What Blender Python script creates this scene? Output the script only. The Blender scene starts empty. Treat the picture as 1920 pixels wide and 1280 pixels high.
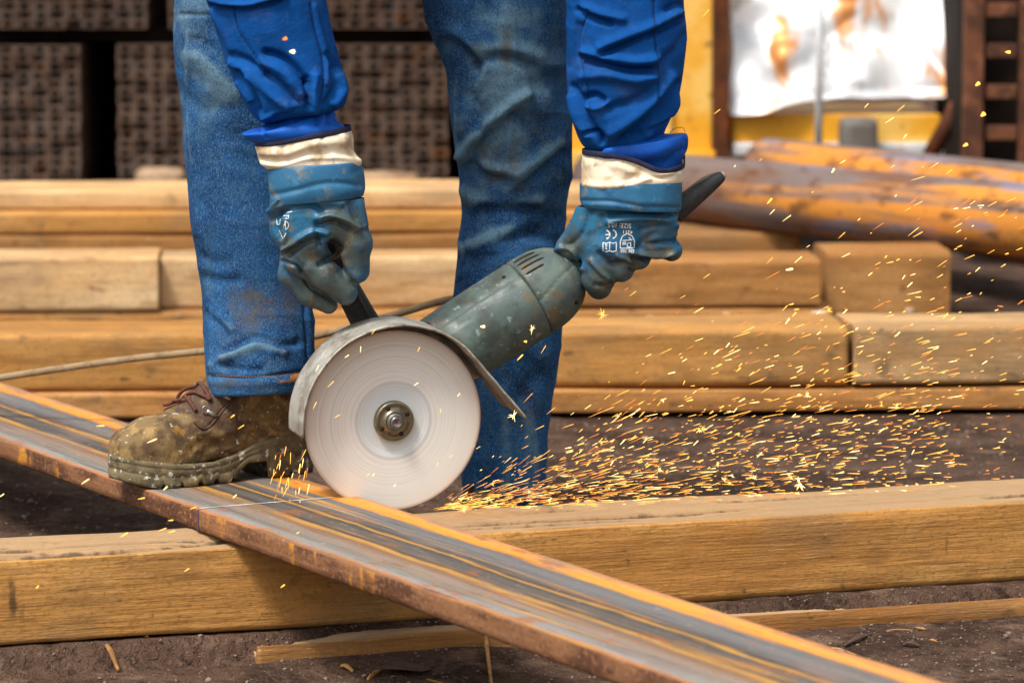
import bpy, bmesh, math, random
import numpy as np
from mathutils import Vector, Matrix
from mathutils.bvhtree import BVHTree

random.seed(7)
RNG = np.random.default_rng(11)
S = bpy.context.scene
COL = S.collection

# ------------------------------------------------------------------ camera, sky, sun, exposure
FPX = 7200.0                                   # focal length in photo pixels (1920 wide)
CAM = np.array((0.0, -4.87, 0.90))
PITCH = math.atan2(830.0, FPX)                 # looking slightly down
cam_data = bpy.data.cameras.new('camera')
cam = bpy.data.objects.new('camera', cam_data)
COL.objects.link(cam)
cam.location = CAM
cam.rotation_euler = (math.pi / 2 - PITCH, 0, 0)
cam_data.sensor_width = 36.0
cam_data.lens = 36.0 * FPX / 1920.0
cam_data.clip_end = 400.0
cam_data.clip_start = 0.05
cam_data.dof.use_dof = True
cam_data.dof.focus_distance = 4.90
cam_data.dof.aperture_fstop = 7.0
S.camera = cam

SUN_EL, SUN_AZ = math.radians(58), math.radians(218)   # azimuth: compass bearing of the sun (0 = +y, 90 = +x)
world = bpy.data.worlds.new('World')
S.world = world
world.use_nodes = True
wn = world.node_tree.nodes
wl = world.node_tree.links
wn.clear()
sky = wn.new('ShaderNodeTexSky')
sky.sky_type = 'NISHITA'
sky.sun_disc = False
sky.sun_elevation = SUN_EL
sky.sun_rotation = SUN_AZ
sky.air_density = 1.0
sky.dust_density = 4.0
sky.ozone_density = 1.0
hsv = wn.new('ShaderNodeHueSaturation')
hsv.inputs['Saturation'].default_value = 0.16       # overcast: the same sky, greyed
bg = wn.new('ShaderNodeBackground')
bg.inputs['Strength'].default_value = 0.08
wo = wn.new('ShaderNodeOutputWorld')
wl.new(sky.outputs[0], hsv.inputs['Color'])
wl.new(hsv.outputs[0], bg.inputs['Color'])
wl.new(bg.outputs[0], wo.inputs['Surface'])

sun_d = bpy.data.lights.new('sun', 'SUN')
sun_d.energy = 1.5
sun_d.angle = math.radians(12)
sun_d.color = (1.0, 0.93, 0.83)
sun = bpy.data.objects.new('sun', sun_d)
COL.objects.link(sun)
sd = Vector((math.sin(SUN_AZ) * math.cos(SUN_EL), math.cos(SUN_AZ) * math.cos(SUN_EL), math.sin(SUN_EL)))
sun.rotation_euler = sd.to_track_quat('Z', 'Y').to_euler()
sun.location = (0, 0, 6)

S.view_settings.view_transform = 'Standard'
S.view_settings.look = 'None'
S.view_settings.gamma = 1.0
S.view_settings.exposure = 1.25
S.view_settings.use_curve_mapping = False
S.render.engine = 'CYCLES'
S.cycles.use_denoising = True
S.cycles.max_bounces = 6
S.cycles.sample_clamp_indirect = 6.0

# ------------------------------------------------------------------ helpers: pixels and points
FWD = np.array((0, math.cos(PITCH), -math.sin(PITCH)))
UPV = np.array((0, math.sin(PITCH), math.cos(PITCH)))
RGT = np.array((1.0, 0, 0))

def ray(px, py):
    return FWD + RGT * ((px - 960) / FPX) - UPV * ((py - 640) / FPX)

def U(px, py, y):
    """point of the photo pixel at depth plane y"""
    d = ray(px, py)
    return CAM + d * ((y - CAM[1]) / d[1])

def G(px, py, z):
    """point of the photo pixel on the level z"""
    d = ray(px, py)
    return CAM + d * ((z - CAM[2]) / d[2])

def proj(P):
    D = np.asarray(P) - CAM
    w = D @ FWD
    return np.stack([960 + FPX * (D @ RGT) / w, 640 - FPX * (D @ UPV) / w], -1)

MPP = 4.91 / FPX        # metres per photo pixel at the worker

# ------------------------------------------------------------------ helpers: noise
def _hash(ix, iy, iz, seed):
    n = (ix * 374761393 + iy * 668265263 + iz * 1274126177 + seed * 974711) & 0xFFFFFFFF
    n = ((n ^ (n >> 13)) * 1274126177) & 0xFFFFFFFF
    n = (n ^ (n >> 16)) & 0xFFFFFFFF
    return n / 2147483647.5 - 1.0

def noise(P, scale=1.0, seed=0):
    Q = np.asarray(P, float) * np.asarray(scale, float) + 100.37
    I = np.floor(Q).astype(np.int64)
    F = Q - I
    F = F * F * F * (F * (F * 6 - 15) + 10)
    out = 0
    for dx in (0, 1):
        wx = F[..., 0] if dx else 1 - F[..., 0]
        for dy in (0, 1):
            wy = F[..., 1] if dy else 1 - F[..., 1]
            for dz in (0, 1):
                wz = F[..., 2] if dz else 1 - F[..., 2]
                out = out + wx * wy * wz * _hash(I[..., 0] + dx, I[..., 1] + dy, I[..., 2] + dz, seed)
    return out

def fbm(P, scale=1.0, seed=0, octs=4):
    s = np.asarray(scale, float)
    a, t = 1.0, 0
    for o in range(octs):
        t = t + a * noise(P, s, seed + o)
        s = s * 2.03
        a *= 0.5
    return t

# ------------------------------------------------------------------ helpers: objects
def tag(o, label=None, cat=None, group=None, kind=None):
    if label: o['label'] = label
    if cat: o['category'] = cat
    if group: o['group'] = group
    if kind or cat: o['kind'] = kind or 'thing'
    return o

def empty(name, loc, rz=0.0):
    o = bpy.data.objects.new(name, None)
    o.empty_display_size = 0.05
    o.location = loc
    o.rotation_euler = (0, 0, rz)
    COL.objects.link(o)
    return o

def worldpos(o):
    p = Vector((0, 0, 0))
    while o is not None:
        p = p + o.location
        o = o.parent
    return p

def build(name, V, F, mat, parent=None, smooth=True, origin=None, attrs=None, local=False):
    """one mesh object from world-space vertices; its origin is put at its base (or at origin)"""
    V = np.asarray(V, float)
    if local:
        o0 = np.zeros(3)
    elif origin is None:
        o0 = np.array(((V[:, 0].min() + V[:, 0].max()) / 2, (V[:, 1].min() + V[:, 1].max()) / 2, V[:, 2].min()))
    else:
        o0 = np.asarray(origin, float)
    me = bpy.data.meshes.new(name)
    me.from_pydata((V - o0).tolist(), [], F if isinstance(F, list) else F.tolist())
    if smooth:
        me.shade_smooth()
    if attrs:
        for k, a in attrs.items():
            at = me.attributes.new(k, 'FLOAT', 'POINT')
            at.data.foreach_set('value', np.asarray(a, np.float32))
    for m in (mat if isinstance(mat, (list, tuple)) else [mat]):
        me.materials.append(m)
    me.update()
    o = bpy.data.objects.new(name, me)
    COL.objects.link(o)
    if parent is not None:
        o.parent = parent
        o.location = Vector(o0) - (worldpos(parent) if not local else Vector((0, 0, 0)))
    else:
        o.location = o0
    return o

def quads(nr, ns, closed=True):
    i = np.arange(nr - 1)[:, None]
    j = np.arange(ns if closed else ns - 1)[None, :]
    j2 = (j + 1) % ns
    return np.stack([i * ns + j, i * ns + j2, (i + 1) * ns + j2, (i + 1) * ns + j], -1).reshape(-1, 4)

def vnormals(V, F):
    F = np.asarray(F)
    a, b, c = V[F[:, 0]], V[F[:, 1]], V[F[:, 2]]
    n = np.cross(b - a, c - a)
    if F.shape[1] == 4:
        n = n + np.cross(c - a, V[F[:, 3]] - a)
    N = np.zeros_like(V)
    for k in range(F.shape[1]):
        np.add.at(N, F[:, k], n)
    return N / (np.linalg.norm(N, axis=1, keepdims=True) + 1e-12)

def crom(A, n):
    """Catmull-Rom through the rows of A, n samples"""
    A = np.asarray(A, float)
    m = len(A)
    t = np.linspace(0, m - 1, n)
    i = np.clip(t.astype(int), 0, m - 2)
    f = (t - i)[:, None]
    p0, p1, p2, p3 = A[np.clip(i - 1, 0, m - 1)], A[i], A[i + 1], A[np.clip(i + 2, 0, m - 1)]
    return 0.5 * (2 * p1 + (p2 - p0) * f + (2 * p0 - 5 * p1 + 4 * p2 - p3) * f ** 2 + (3 * p1 - p0 - 3 * p2 + p3) * f ** 3)

def tube(path, radii, ns=10, n=None, caps=True):
    P = np.asarray(path, float)
    R = np.broadcast_to(np.asarray(radii, float), (len(P),)).copy()
    if n:
        A = crom(np.c_[P, R], n)
        P, R = A[:, :3], A[:, 3]
    T = np.gradient(P, axis=0)
    T /= np.linalg.norm(T, axis=1, keepdims=True) + 1e-12
    ref = np.array((0, 0, 1.0)) if abs(T[0][2]) < 0.9 else np.array((1.0, 0, 0))
    u = np.cross(T[0], ref); u /= np.linalg.norm(u)
    V = []
    a = np.linspace(0, 2 * np.pi, ns, endpoint=False)
    for k in range(len(P)):
        u = u - T[k] * (u @ T[k]); u /= np.linalg.norm(u)
        w = np.cross(T[k], u)
        V.append(P[k] + R[k] * (np.cos(a)[:, None] * u + np.sin(a)[:, None] * w))
    V = np.concatenate(V)
    F = quads(len(P), ns).tolist()
    if caps:
        F.append(list(range(ns))[::-1])
        F.append([(len(P) - 1) * ns + k for k in range(ns)])
    return V, F

def join(parts):
    V, F, n = [], [], 0
    for v, f in parts:
        V.append(np.asarray(v, float))
        F += [[i + n for i in q] for q in (f if isinstance(f, list) else f.tolist())]
        n += len(v)
    return np.concatenate(V), F

def boxm(x0, x1, y0, y1, z0, z1, b=0.0):
    """box with chamfered edges"""
    bm = bmesh.new()
    bmesh.ops.create_cube(bm, size=1)
    for v in bm.verts:
        v.co = Vector(((x0 + x1) / 2 + v.co.x * (x1 - x0), (y0 + y1) / 2 + v.co.y * (y1 - y0), (z0 + z1) / 2 + v.co.z * (z1 - z0)))
    if b:
        bmesh.ops.bevel(bm, geom=bm.edges[:], offset=b, segments=2, affect='EDGES', profile=0.6)
    bm.verts.index_update()
    V = np.array([v.co[:] for v in bm.verts])
    F = [[v.index for v in f.verts] for f in bm.faces]
    bm.free()
    return V, F

# ------------------------------------------------------------------ helpers: implicit solids
def caps_d(P, a, b, ra, rb):
    a, b = np.asarray(a, float), np.asarray(b, float)
    ba = b - a
    h = np.clip(((P - a) @ ba) / (ba @ ba + 1e-12), 0, 1)
    return np.linalg.norm(P - a - h[..., None] * ba, axis=-1) - (ra + (rb - ra) * h)

def ell_d(P, c, r):
    q = (P - np.asarray(c)) / np.asarray(r)
    k = np.linalg.norm(q, axis=-1)
    return (k - 1) * min(r) * 0.9 + (k - 1) * 0.1 * max(r)

def smin(a, b, k):
    if k <= 0: return np.minimum(a, b)
    h = np.clip(0.5 + 0.5 * (b - a) / k, 0, 1)
    return b + (a - b) * h - k * h * (1 - h)

def smax(a, b, k):
    return -smin(-a, -b, k)

def surfnet(f, lo, hi, h):
    lo, hi = np.asarray(lo, float), np.asarray(hi, float)
    n = np.ceil((hi - lo) / h).astype(int) + 1
    ax = [lo[k] + h * np.arange(n[k]) for k in range(3)]
    X = np.stack(np.meshgrid(*ax, indexing='ij'), -1)
    v = f(X.reshape(-1, 3)).reshape(n)
    ins = v < 0
    c = n - 1
    acc = np.zeros((*c, 3)); cnt = np.zeros(c)
    offs = [(i, j, k) for i in (0, 1) for j in (0, 1) for k in (0, 1)]
    def sl(a, o): return a[o[0]:o[0] + c[0], o[1]:o[1] + c[1], o[2]:o[2] + c[2]]
    for axis in range(3):
        for o in offs:
            if o[axis]: continue
            p = list(o); p[axis] = 1
            va, vb = sl(v, o), sl(v, p)
            m = (va < 0) != (vb < 0)
            t = np.where(m, va / np.where(m, va - vb, 1), 0)
            pos = np.zeros((*c, 3)); pos[...] = o
            pos[..., axis] += t
            acc += np.where(m[..., None], pos, 0); cnt += m
    act = cnt > 0
    idx = -np.ones(c, int); idx[act] = np.arange(act.sum())
    I = np.argwhere(act)
    V = lo + h * (I + acc[act] / cnt[act][:, None])
    Fs = []
    for axis in range(3):
        b, d = [(1, 2), (2, 0), (0, 1)][axis]
        sA = [slice(None)] * 3; sB = [slice(None)] * 3
        sA[axis] = slice(0, n[axis] - 1); sB[axis] = slice(1, n[axis])
        for k in (b, d):
            sA[k] = slice(1, n[k] - 1); sB[k] = slice(1, n[k] - 1)
        ia, ib = ins[tuple(sA)], ins[tuple(sB)]
        E = np.argwhere(ia != ib)
        if not len(E): continue
        flip = ia[ia != ib]
        E[:, b] += 1; E[:, d] += 1
        def at(db, dd):
            e = E.copy(); e[:, b] += db; e[:, d] += dd
            return idx[e[:, 0], e[:, 1], e[:, 2]]
        q = np.stack([at(-1, -1), at(0, -1), at(0, 0), at(-1, 0)], -1)
        q[~flip] = q[~flip][:, ::-1]
        Fs.append(q)
    F = np.concatenate(Fs)
    e = h * 0.3
    for _ in range(2):
        f0 = f(V)
        g = np.stack([(f(V + np.eye(3)[k] * e) - f(V - np.eye(3)[k] * e)) / (2 * e) for k in range(3)], -1)
        V = V - np.clip(f0 / (np.sum(g * g, -1) + 1e-9), -h, h)[:, None] * g * 0.9
    return V, F

# ------------------------------------------------------------------ helpers: folds pressed into cloth and rubber
def seg_dist(Q, pts):
    pts = np.asarray(pts, float)
    best = np.full(len(Q), 1e9)
    for a, b in zip(pts[:-1], pts[1:]):
        ba = b - a
        h = np.clip(((Q - a) @ ba) / (ba @ ba + 1e-9), 0, 1)
        best = np.minimum(best, np.linalg.norm(Q - a - h[:, None] * ba, axis=1))
    return best

def smooth_line(pts, n=14):
    return crom(np.asarray(pts, float), n) if len(pts) > 2 else np.asarray(pts, float)

def fold(V, F, folds, gain=1.0, narrow=1.0, ridge=False):
    """folds: (points in photo pixels, half width px, depth in mm; negative = valley); seen side only"""
    V = np.asarray(V, float).copy()
    N = vnormals(V, F)
    D = CAM - V
    D /= np.linalg.norm(D, axis=1, keepdims=True)
    w = np.clip((np.sum(N * D, 1) + 0.05) / 0.4, 0, 1)
    Q = proj(V)
    disp = np.zeros(len(V))
    for pts, wid, amp in folds:
        L = smooth_line(pts)
        lo, hi = L.min(0) - 3 * wid, L.max(0) + 3 * wid
        m = np.all((Q > lo) & (Q < hi), 1)
        if not m.any(): continue
        d = seg_dist(Q[m], L)
        disp[m] += gain * amp * 0.001 * np.exp(-(d / (wid * narrow)) ** 2)
    if ridge:
        return V + N * (disp * w)[:, None], np.clip(disp * w * 1000 / 7, 0, 1)
    return V + N * (disp * w)[:, None]

def loft(rings, nr, ns, power=2.0, axis_d=None):
    """rings: (xL,yL,xR,yR, depth plane, depth ratio) in photo pixels; returns a tube of nr x ns vertices"""
    A = []
    for xl, yl, xr, yr, y, k in rings:
        L, R = U(xl, yl, y), U(xr, yr, y)
        A.append(np.r_[(L + R) / 2, (R - L) / 2, k])
    A = crom(A, nr)
    t = np.linspace(0, 2 * np.pi, ns, endpoint=False)
    c, s = np.cos(t), np.sin(t)
    c = np.sign(c) * np.abs(c) ** (2 / power); s = np.sign(s) * np.abs(s) ** (2 / power)
    C, H, k = A[:, :3], A[:, 3:6], A[:, 6]
    W = np.linalg.norm(H, axis=1)
    back = np.zeros((nr, 3)); back[:, 1] = W * k
    V = C[:, None] + H[:, None] * c[None, :, None] - back[:, None] * s[None, :, None]
    return V.reshape(-1, 3), quads(nr, ns)

def flipF(F):
    return np.asarray(F)[:, ::-1]

# ------------------------------------------------------------------ helpers: materials
def lin(h):
    """sRGB 0-255 -> linear"""
    r = []
    for c in h:
        c = c / 255.0
        r.append(c / 12.92 if c <= 0.04045 else ((c + 0.055) / 1.055) ** 2.4)
    return (*r, 1.0)

def mat(name, base, layers=(), rough=0.6, metal=0.0, spec=0.4, bumps=(), rvar=None, randv=0.0, coat=0.0, sheen=0.0, randcol=None):
    """layers: (colour, scale xyz or number, lo, hi, amount, detail, kind) mixed over the base in turn
    kind: noise | attr:<name> | vor ; bumps: (scale, strength, distance, kind)"""
    m = bpy.data.materials.new(name)
    m.use_nodes = True
    nt = m.node_tree
    N, L = nt.nodes, nt.links
    b = N['Principled BSDF']
    b.inputs['Roughness'].default_value = rough
    b.inputs['Metallic'].default_value = metal
    b.inputs['Specular IOR Level'].default_value = spec
    if coat: b.inputs['Coat Weight'].default_value = coat
    if sheen:
        b.inputs['Sheen Weight'].default_value = sheen
    tc = N.new('ShaderNodeTexCoord')
    oi = N.new('ShaderNodeObjectInfo')
    vm = N.new('ShaderNodeVectorMath'); vm.operation = 'ADD'
    sc = N.new('ShaderNodeVectorMath'); sc.operation = 'SCALE'
    cmb = N.new('ShaderNodeCombineXYZ')
    for k in range(3): L.new(oi.outputs['Random'], cmb.inputs[k])
    L.new(cmb.outputs[0], sc.inputs[0]); sc.inputs['Scale'].default_value = 17.3
    L.new(tc.outputs['Object'], vm.inputs[0]); L.new(sc.outputs[0], vm.inputs[1])
    def tex(scale, detail=4.0, kind='noise'):
        mp = N.new('ShaderNodeMapping')
        s = scale if isinstance(scale, (tuple, list)) else (scale,) * 3
        mp.inputs['Scale'].default_value = s
        L.new(vm.outputs[0], mp.inputs['Vector'])
        if kind == 'vor':
            t = N.new('ShaderNodeTexVoronoi'); t.inputs['Scale'].default_value = 1.0
            L.new(mp.outputs[0], t.inputs['Vector'])
            return t.outputs['Distance']
        if kind == 'wave':
            t = N.new('ShaderNodeTexWave'); t.inputs['Scale'].default_value = 1.0
            t.inputs['Distortion'].default_value = detail; t.bands_direction = 'DIAGONAL'
            L.new(mp.outputs[0], t.inputs['Vector'])
            return t.outputs['Fac']
        t = N.new('ShaderNodeTexNoise'); t.inputs['Scale'].default_value = 1.0
        t.inputs['Detail'].default_value = detail; t.inputs['Roughness'].default_value = 0.6
        L.new(mp.outputs[0], t.inputs['Vector'])
        return t.outputs['Fac']
    rgb = N.new('ShaderNodeRGB'); rgb.outputs[0].default_value = base
    cur = rgb.outputs[0]
    for ly in layers:
        colr, scale, lo, hi, amt = ly[:5]
        det = ly[5] if len(ly) > 5 else 4.0
        kind = ly[6] if len(ly) > 6 else 'noise'
        if kind.startswith('attr:'):
            at = N.new('ShaderNodeAttribute'); at.attribute_name = kind[5:]
            src = at.outputs['Fac']
            if scale:
                ns_ = tex(scale, det)
                ma = N.new('ShaderNodeMath'); ma.operation = 'MULTIPLY_ADD'
                mb = N.new('ShaderNodeMath'); mb.operation = 'SUBTRACT'
                L.new(ns_, mb.inputs[0]); mb.inputs[1].default_value = 0.5
                L.new(mb.outputs[0], ma.inputs[0]); ma.inputs[1].default_value = 1.6
                L.new(src, ma.inputs[2]); src = ma.outputs[0]
        else:
            src = tex(scale, det, kind)
        mr = N.new('ShaderNodeMapRange'); mr.interpolation_type = 'SMOOTHSTEP'
        mr.inputs['From Min'].default_value = lo; mr.inputs['From Max'].default_value = hi
        mr.inputs['To Max'].default_value = amt
        L.new(src, mr.inputs['Value'])
        mx = N.new('ShaderNodeMix'); mx.data_type = 'RGBA'
        L.new(mr.outputs[0], mx.inputs[0]); L.new(cur, mx.inputs[6]); mx.inputs[7].default_value = colr
        cur = mx.outputs[2]
    if randcol:
        mx = N.new('ShaderNodeMix'); mx.data_type = 'RGBA'
        L.new(oi.outputs['Random'], mx.inputs[0]); L.new(cur, mx.inputs[6])
        mx.inputs[7].default_value = randcol
        cur = mx.outputs[2]
    if randv:
        hs = N.new('ShaderNodeHueSaturation')
        mr = N.new('ShaderNodeMapRange')
        mr.inputs['To Min'].default_value = 1 - randv; mr.inputs['To Max'].default_value = 1 + randv
        L.new(oi.outputs['Random'], mr.inputs['Value']); L.new(mr.outputs[0], hs.inputs['Value'])
        L.new(cur, hs.inputs['Color']); cur = hs.outputs[0]
    L.new(cur, b.inputs['Base Color'])
    if rvar:
        t = tex(rvar[0], 3.0)
        mr = N.new('ShaderNodeMapRange')
        mr.inputs['From Min'].default_value = 0.35; mr.inputs['From Max'].default_value = 0.65
        mr.inputs['To Min'].default_value = rvar[1]; mr.inputs['To Max'].default_value = rvar[2]
        L.new(t, mr.inputs['Value']); L.new(mr.outputs[0], b.inputs['Roughness'])
    prev = None
    for bp in bumps:
        bn = N.new('ShaderNodeBump')
        bn.inputs['Strength'].default_value = bp[1]
        bn.inputs['Distance'].default_value = bp[2]
        L.new(tex(bp[0], bp[4] if len(bp) > 4 else 3.0, bp[3] if len(bp) > 3 else 'noise'), bn.inputs['Height'])
        if prev: L.new(prev, bn.inputs['Normal'])
        prev = bn.outputs[0]
    if prev: L.new(prev, b.inputs['Normal'])
    return m

# ================================================================== THE SETTING
M_dirt = mat('dirt', lin((88, 68, 56)), [
    (lin((56, 41, 34)), 6.0, .42, .60, .85), (lin((124, 100, 84)), 11.0, .54, .68, .65),
    (lin((36, 26, 22)), 45.0, .52, .66, .75), (lin((112, 92, 78)), 90.0, .54, .68, .6), (lin((176, 156, 136)), 210.0, .66, .72, .7)],
    rough=.95, spec=.12, bumps=((28, .6, .02), (80, .9, .010), (260, .9, .004)))
def wood(name, base, dark, light, grey, crack=.8):
    return mat(name, lin(base), [
        (lin(dark), (1.6, 9, 12), .42, .64, .65), (lin(light), (3, 10, 9), .52, .70, .6),
        (lin(grey), (4, 6, 6), .50, .66, .6), (lin(tuple(int(c * .78) for c in base)), (7, 16, 16), .54, .66, .6), (lin(tuple(int(c * .55) for c in base)), (16, 24, 24), .65, .72, .55), (lin(tuple(int(c * .66) for c in dark)), (9, 150, 210), .52, .72, .30),
        (lin(light), (20, 230, 330), .56, .72, .6), (lin((70, 48, 32)), (2.2, 120, 150), .67, .72, crack * .7),
        (lin((84, 62, 44)), (22, 36, 50), .64, .72, .7), (lin(tuple(int(c * .8) for c in base)), 170.0, .50, .66, .6),
        (lin((92, 74, 58)), (11, 11, 11), .62, .74, .6), (lin((206, 186, 158)), 95.0, .66, .74, .5),
        (lin((158, 136, 108)), (5, 60, 20), .25, .95, .75, 3.0, 'attr:weather'), (lin((70, 54, 42)), 60.0, .45, 1.0, .8, 4.0, 'attr:stain_crack_shade')],
        rough=.88, spec=.15, bumps=(((12, 150, 260), .45, .003), ((120, 160, 300), .5, .0015), (18, .35, .008)), randv=.16)
M_wood = wood('sawn_timber', (190, 138, 76), (158, 106, 52), (208, 160, 96), (150, 116, 78))
M_wood_dark = wood('brown_timber', (172, 122, 70), (138, 92, 48), (194, 148, 94), (130, 102, 72))
M_wood_grey = wood('weathered_timber', (200, 162, 114), (160, 116, 70), (218, 190, 148), (146, 120, 92))
M_endgrain = mat('timber_end', lin((110, 80, 52)), [(lin((70, 48, 30)), 60.0, .45, .65, .7)], rough=.9, spec=.2)

# ---- ground: one sheet, fine where the camera looks
PA, PB = G(0, 1215, 0.0), G(1920, 1088, 0.0)      # foot of the near beam
BDIR = (PB - PA)[:2] / np.linalg.norm((PB - PA)[:2])
BNRM = np.array((-BDIR[1], BDIR[0]))              # away from the camera
BYAW = math.atan2(BDIR[1], BDIR[0])

BA_ = np.array(G(482, 1202, -.004)[:2]); BB_ = np.array(G(1925, 1112, -.004)[:2])   # face of the half buried board
BBD = (BB_ - BA_) / np.linalg.norm(BB_ - BA_); BBN = np.array((-BBD[1], BBD[0]))
def ground_z(X, Y):
    P = np.stack([X, Y, np.zeros_like(X)], -1)
    v = (X - PA[0]) * BNRM[0] + (Y - PA[1]) * BNRM[1]       # distance behind the near beam's face
    z = np.full(X.shape, -0.029)
    vb = (X - BA_[0]) * BBN[0] + (Y - BA_[1]) * BBN[1]      # distance behind the half buried board's face
    t = np.clip((vb - 0.012 + 0.010 * noise(P, 14, 3)) / 0.016, 0, 1)
    z = z - .004 + 0.033 * t * t * (3 - 2 * t)              # dirt heaped on the board under the beam
    z = z + np.exp(-((vb + .03) / .035) ** 2) * (.001 + .018 * np.clip(noise(P, 6, 15) - .05, -.2, 1))
    t = np.clip((v - 0.10) / 0.2, 0, 1)
    z = z - 0.006 * t
    z = z + 0.008 * fbm(P, 4, 5, 3) * np.clip(-(v + 0.08) / .15, 0.12, 1) + 0.0065 * fbm(P, 24, 9, 3) * np.clip(-(v + .06) / .1, .35, 1)
    return z

xs = np.r_[np.linspace(-90, -1.6, 14)[:-1], np.linspace(-1.6, -1.0, 20)[:-1], np.arange(-1.0, 1.0, .009), np.linspace(1.0, 1.6, 20), np.linspace(1.6, 90, 14)[1:]]
ys = np.r_[np.linspace(-60, -1.3, 12)[:-1], np.arange(-1.3, .3, .009), np.linspace(.3, 3.6, 120), np.linspace(3.6, 8, 20)[1:], np.linspace(8, 160, 14)[1:]]
GX, GY = np.meshgrid(xs, ys, indexing='ij')
GZ = ground_z(GX, GY)
gv = np.stack([GX, GY, GZ], -1).reshape(-1, 3)
ground = build('ground', gv, flipF(quads(len(xs), len(ys), False)), M_dirt, origin=(0, 0, 0))
tag(ground, 'dark brown trampled dirt of the yard', None, kind='structure')

# ---- beams
def beam(name, a, b, z0, h, w, material, label, cat='beam', group=None, rough=1.0, nx=240, splits=False, seed=1, parent=None, stains=()):
    """squared timber, its lower front edge from plan point a to b; built along its own x axis"""
    a, b = np.asarray(a[:2]), np.asarray(b[:2])
    Ln = np.linalg.norm(b - a)
    yaw = math.atan2(b[1] - a[1], b[0] - a[0])
    nf, nt = (34, 110) if splits else (22, 30)
    r = 0.006
    fz = np.linspace(r, h - r, nf); ty = np.linspace(r, w - r, nt)
    sec = [(0, z) for z in fz] + [(y, h) for y in ty] + [(w, z) for z in fz[::-1]] + [(y, 0) for y in ty[::-1]]
    sec = np.array(sec)
    ns = len(sec)
    x = np.linspace(0, Ln, nx)
    V = np.zeros((nx, ns, 3))
    V[..., 0] = x[:, None]; V[..., 1] = sec[:, 0]; V[..., 2] = sec[:, 1]
    P = V.reshape(-1, 3).copy()
    cen = np.array((0, w / 2, h / 2))
    nrm = np.zeros_like(P)
    nrm[:, 1] = (P[:, 1] > w - 1e-6) * 1.0 - (P[:, 1] < 1e-6)
    nrm[:, 2] = (P[:, 2] > h - 1e-6) * 1.0 - (P[:, 2] < 1e-6)
    d = 0.0016 * rough * fbm(P, (3, 30, 30), seed, 3) + 0.005 * rough * noise(P, (1.6, 3, 3), seed + 5)
    dz_ = np.minimum(P[:, 2], h - P[:, 2]); dy_ = np.minimum(P[:, 1], w - P[:, 1])
    d = d - (.004 * np.clip(noise(P, (7, 2, 2), seed + 81) + .1, 0, 1) + (.0008 if splits else .0016)) * np.exp(-np.maximum(dz_, dy_) / .010)
    if splits:
        top = P[:, 2] > h - 1e-6
        Pw = P + np.stack([0 * P[:, 0], .006 * noise(P, (4, 1, 1), seed + 61), 0 * P[:, 0]], -1)
        rg = np.abs(noise(Pw, (1.5, 26, 1), seed + 21)) + .25 * np.abs(noise(Pw, (5, 90, 1), seed + 31))
        gate = np.clip(noise(P, (3, 18, 1), seed + 41) * 4 + .6, 0, 1)
        yb = P[:, 1] + .016 * noise(P, (3.2, 1, 1), seed + 91) + .006 * noise(P, (14, 1, 1), seed + 92)
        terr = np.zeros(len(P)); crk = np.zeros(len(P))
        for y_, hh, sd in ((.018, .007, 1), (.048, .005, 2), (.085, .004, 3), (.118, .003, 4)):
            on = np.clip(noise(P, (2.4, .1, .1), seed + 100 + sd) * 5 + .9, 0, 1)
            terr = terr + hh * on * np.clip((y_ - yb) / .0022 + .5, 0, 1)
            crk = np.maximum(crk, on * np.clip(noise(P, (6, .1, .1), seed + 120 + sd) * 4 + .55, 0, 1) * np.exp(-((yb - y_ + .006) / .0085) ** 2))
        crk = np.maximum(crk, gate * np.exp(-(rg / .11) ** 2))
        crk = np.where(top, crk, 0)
        d = d - np.where(top, terr + .010 * crk, 0)
        fr = P[:, 1] < 1e-6
        ed = np.clip((P[:, 2] - h + 0.016) / 0.016, 0, 1)
        d = d - np.where(fr, 0.006 * ed * np.clip(noise(P, (5, 1, 1), seed + 51) + .25, 0, 1), 0)
        d = d - np.where(top, 0.007 * np.clip(1 - P[:, 1] / 0.02, 0, 1) * np.clip(noise(P, (5, 1, 1), seed + 51) + .2, 0, 1), 0)
    V = P + nrm * d[:, None]
    F = flipF(quads(nx, ns)).tolist()
    F.append(list(range(ns)))
    F.append([(nx - 1) * ns + k for k in range(ns)][::-1])
    stain_crack_shade = (crk * 1.25) if splits else np.zeros(len(V))  # crack shade painted dark here, knots and stains join it below
    if stains:
        ca, sa = math.cos(yaw), math.sin(yaw)
        Wd = np.c_[a[0] + V[:, 0] * ca - V[:, 1] * sa, a[1] + V[:, 0] * sa + V[:, 1] * ca, z0 + V[:, 2]]
        Qp = proj(Wd)
        for x, y, rx, ry, st in stains:
            stain_crack_shade = np.maximum(stain_crack_shade, st * np.exp(-((Qp[:, 0] - x) / rx) ** 2 - ((Qp[:, 1] - y) / ry) ** 2) * (V[:, 1] < .01))
    wth = ((P[:, 2] > h - 1e-6) * 1.0 + np.clip(1 - (h - P[:, 2]) / .007, 0, 1) * .6) if splits else np.zeros(len(V))
    o = build(name, V, F, material, local=True, parent=parent, attrs={'stain_crack_shade': stain_crack_shade, 'weather': np.clip(wth, 0, 1)})
    o.location = (a[0], a[1], z0)
    o.rotation_euler = (0, 0, yaw)
    for p in o.data.polygons:
        if len(p.vertices) > 4: p.use_smooth = False
    tag(o, label, cat, group)
    return o

def ext(A, B, e):
    A, B = np.asarray(A[:2]), np.asarray(B[:2])
    d = (B - A) / np.linalg.norm(B - A)
    return A - d * e, B + d * e

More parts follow.
